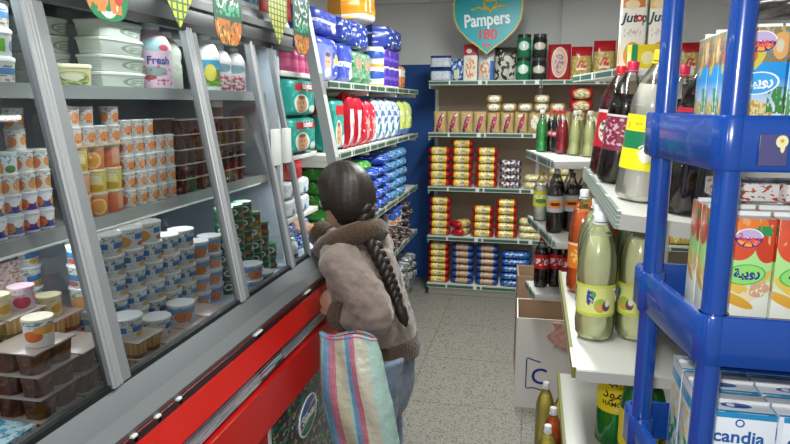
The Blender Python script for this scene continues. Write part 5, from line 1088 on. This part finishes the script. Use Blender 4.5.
for k in range(3):
    pts = []; rs = []
    for i, p in enumerate(BP):
        t = i / (len(BP) - 1); ph = t * 2 * math.pi * 4.2 + k * 2 * math.pi / 3
        d = (BP[min(i + 1, len(BP) - 1)] - BP[max(i - 1, 0)]).normalized(); lat = d.cross(V(.87, -.49, .2)).normalized(); nn = lat.cross(d).normalized()
        A = .017 * (1 - .35 * t); pts.append(p + lat * (A * math.sin(ph)) + nn * (A * .55 * math.sin(2 * ph))); rs.append(.0165 * (1 - .35 * t))
    gb(MB().tube(curve(pts, 3), rads(rs, 3), 10), 'braid_strand', M_hair)
e = BP[-1]; d = (BP[-1] - BP[-3]).normalized()
gb(MB().tube([e - d * .006, e + d * .012], [.017, .017], 12), 'hair_tie', mat('hair_tie', '#2c2320', .6))
gb(MB().tube([e + d * .01, e + d * .035, e + d * .065, e + d * .09], [.013, .021, .017, .004], 12), 'braid_end', M_hair)
# striped shopping bag hanging from her forearm
P_strip = prt('striped_plastic', '#a9cdc4', [('r', 0, -1, .10, 2, '#86b4b4'), ('r', .10, -1, .20, 2, '#5288b4'), ('r', .20, -1, .30, 2, '#b55c78'), ('r', .30, -1, .45, 2, '#b9b398'), ('r', .45, -1, .49, 2, '#9fc4bc'), ('r', .49, -1, .56, 2, '#5288b4'), ('r', .56, -1, .64, 2, '#b55a76'), ('r', .64, -1, .83, 2, '#c3bfab'), ('s', 46, .14, 'u', 0, '#bfc4b4')], .30, bump=(26, .8))
def bag_edges(z):
    T = ((.36, -.572, -.378), (.48, -.592, -.368), (.637, -.618, -.383), (.79, -.630, -.428), (.852, -.632, -.448))
    for (z0, a0, b0_), (z1, a1, b1) in zip(T[:-1], T[1:]):
        if z <= z1 or z1 == .852:
            f = (z - z0) / (z1 - z0); return a0 + (a1 - a0) * f, b0_ + (b1 - b0_) * f
def bagf(sgn):
    def f(a, b):
        z = .36 + .492 * b; l, r = bag_edges(z); x = l + (r - l) * a
        e = (1 - abs(2 * a - 1) ** 3) ** .6 if 0 < a < 1 else 0
        t = e * (.018 + .038 * math.sin(math.pi * min(1, .12 + b * .88)) ) * (.5 + .5 * min(1, b * 6))
        w = .009 * math.sin(9 * a + 6 * b) * math.sin(5 * b + 2 * a) * e
        return (x + .006 * math.sin(8 * b), 1.735 + sgn * (t + w) - .012 * (1 - b), z - .008 * math.sin(7 * a) * (b > .9))
    return f
bag = empty('shopping_bag', (-.5, 1.735, .36)); tag(bag, "striped plastic shopping bag hanging from the forearm of the girl", 'bag')
BO = Vector((.5, -1.735, -.36))
BU = lambda a, b: (a + .022 * math.sin(7 * b + 1) * math.sin(math.pi * a), b)
mb = MB().grid(bagf(-1), 26, 30, uvfn=BU).grid(bagf(1), 26, 30, flip=True, uvfn=BU)
mb.rot(Matrix.Translation(BO)).build('bag_body', P_strip, bag, angle=80)
mb = MB(); 
for s in (-1, 1): mb.tube([bagf(s)(k / 16, .985) for k in range(17)], .0025, 6)
mb.rot(Matrix.Translation(BO)).build('top_hem', prt('hem_pink_blue', '#c8587a', [('s', 4, .4, 'v', 0, '#4f8fc4')], .4), bag)
for x in (-.60, -.50):
    MB().tube(curve([(x - .02, 1.750, .835), (x - .016, 1.772, .775), (x - .008, 1.80, .755), (x, 1.812, .775)], 4), .006, 8).rot(Matrix.Translation(BO)).build('handle', mat('strap_teal', '#7fb3b0', .5), bag)

# ---------------------------------------------------------------- hanging sign over the back shelves
sg = empty('hanging_sign', (-.366, 4.79, 2.1)); tag(sg, 'teal shield-shaped hanging sign with yellow rim above the back shelves', 'sign')
half = [(0, -.195), (.065, -.143), (.14, -.09), (.21, -.02), (.245, .048), (.255, .12), (.255, .18), (.240, .235), (.19, .268), (.12, .272), (.05, .25)]
out = [(x, z) for x, z in half] + [(0, .235)] + [(-x, z) for x, z in half[::-1] if x > 0]
MB().plate(out, .008).build('sign_rim', mat('sign_yellow', '#d4b428', .45), sg)
MB().plate([(x * .955, (z - .03) * .955 + .03) for x, z in out], .010).build('sign_face', mat('sign_teal', '#109aa4', .4, bump=(14, .1)), sg)
WT = mat('print_white', '#f2f2f2'); RD = mat('print_red', '#cc1f2c', .4); YL = mat('sign_yellow', '#d4b428', .45)
text('Pampers', .128, WT, sg, (-.004, -.0056, .050), (HALF, -.08, 0), bold=.003, sx=.76)
text('180', .100, RD, sg, (.0, -.0056, -.056), (HALF, 0, 0), bold=.003); text('DA', .046, RD, sg, (.0, -.0056, -.130), (HALF, 0, 0), bold=.0012)
hb = MB(); ht = [(.016 * 16 * math.sin(t) ** 3 / 5.5, .016 * (13 * math.cos(t) - 5 * math.cos(2 * t) - 2 * math.cos(3 * t) - math.cos(4 * t)) / 5.5) for t in [2 * math.pi * k / 30 for k in range(31)]]
hb.tube([(x, 0, z) for x, z in ht], .008, 6); hb.tube([(-.135, 0, -.035), (-.08, 0, -.018), (-.02, 0, -.03)], .0075, 6); hb.tube([(.02, 0, -.03), (.07, 0, -.008), (.125, 0, -.012)], .0075, 6)
hb.rot(Matrix.Translation((.015, -.004, .155))).build('emblem_heart', YL, sg)
for s in (-1, 1): MB().tube([(s * .15, 0, .27), (s * .15, 0, .318)], .0015, 6).build('thread', mat('thread_white', '#d8d8d8'), sg)

# ---------------------------------------------------------------- paper pennants along the top of the case
P_chk = prt('pennant_checker', '#2c7a3c', [('s', 6, .62, 'u', .1, '#d2c02a'), ('s', 13, .25, 'v', 0, '#2c6a34')], .4)
P_food = prt('pennant_food', '#157a48', [('o', .5, .62, .46, .60, .08, '#cfe0cf'), ('nr', .08, .06, .80, .48, 7, 5, .42, '#cf7c3c'), ('e', .74, .28, .14, .16, '#b5331c'), ('nr', .15, .66, .85, .92, 7, 7, .5, '#dfe8e0')], .35)
P_soup = prt('pennant_soup', '#12543a', [('nr', .04, .02, .96, .26, 7, 7, .44, '#c9702a'), ('nr', .04, .02, .96, .26, 9, 8, .6, '#e0b060'), ('nr', .12, .36, .88, .95, 6, 9, .54, '#cfdad2'), ('nr', .1, .3, .9, .42, 6, 8, .5, '#3fae7c'), ('e', .5, .78, .22, .07, '#4f4f9c')], .35)
pn = MB().tube([(-.836, .5, 1.985), (-.833, 1.5, 1.972), (-.836, 2.45, 1.985)], .0018, 6).build('pennant_string', mat('thread_white', '#d8d8d8'))
tag(pn, 'thin white string carrying the pennants along the display case top', 'string')
for y, w, top, bot, pr, shp, t in ((1.127, .14, 1.975, 1.709, P_food, 'u', 'green rounded pennant with orange food picture, leftmost along the case'), (1.385, .14, 1.972, 1.723, P_chk, 'v', 'yellow and green checked triangular pennant between two rounded pennants'), (1.632, .165, 1.970, 1.703, P_soup, 'u', 'dark green rounded pennant with orange foot, in front of the milk bottles'), (1.98, .15, 1.974, 1.737, P_chk, 'v', 'yellow and green checked triangular pennant above the open case end'), (2.19, .16, 1.978, 1.721, P_soup, 'u', 'dark green rounded pennant hanging beside the slanted white post')):
    n = 14
    if shp == 'v': pts = [(-w / 2, top), (-w / 2, bot + .085), (0, bot), (w / 2, bot + .085), (w / 2, top)][::-1]
    else: pts = [(-w / 2, top)] + [(-w / 2 * math.copysign(abs(math.cos(math.pi * k / n)) ** .6, math.cos(math.pi * k / n)), bot + w * .6 - w * .6 * math.sin(math.pi * k / n) ** .9) for k in range(n + 1)] + [(w / 2, top)]
    pp = MB().plate([(x, z - 1.97) for x, z in (pts[::-1] if shp == 'v' else pts)], .0012).build('paper_pennant', pr, smooth=False)
    pp.location = (-.8295, y, 1.97); pp.rotation_euler = (0, 0, HALF); tag(pp, t, 'pennant')
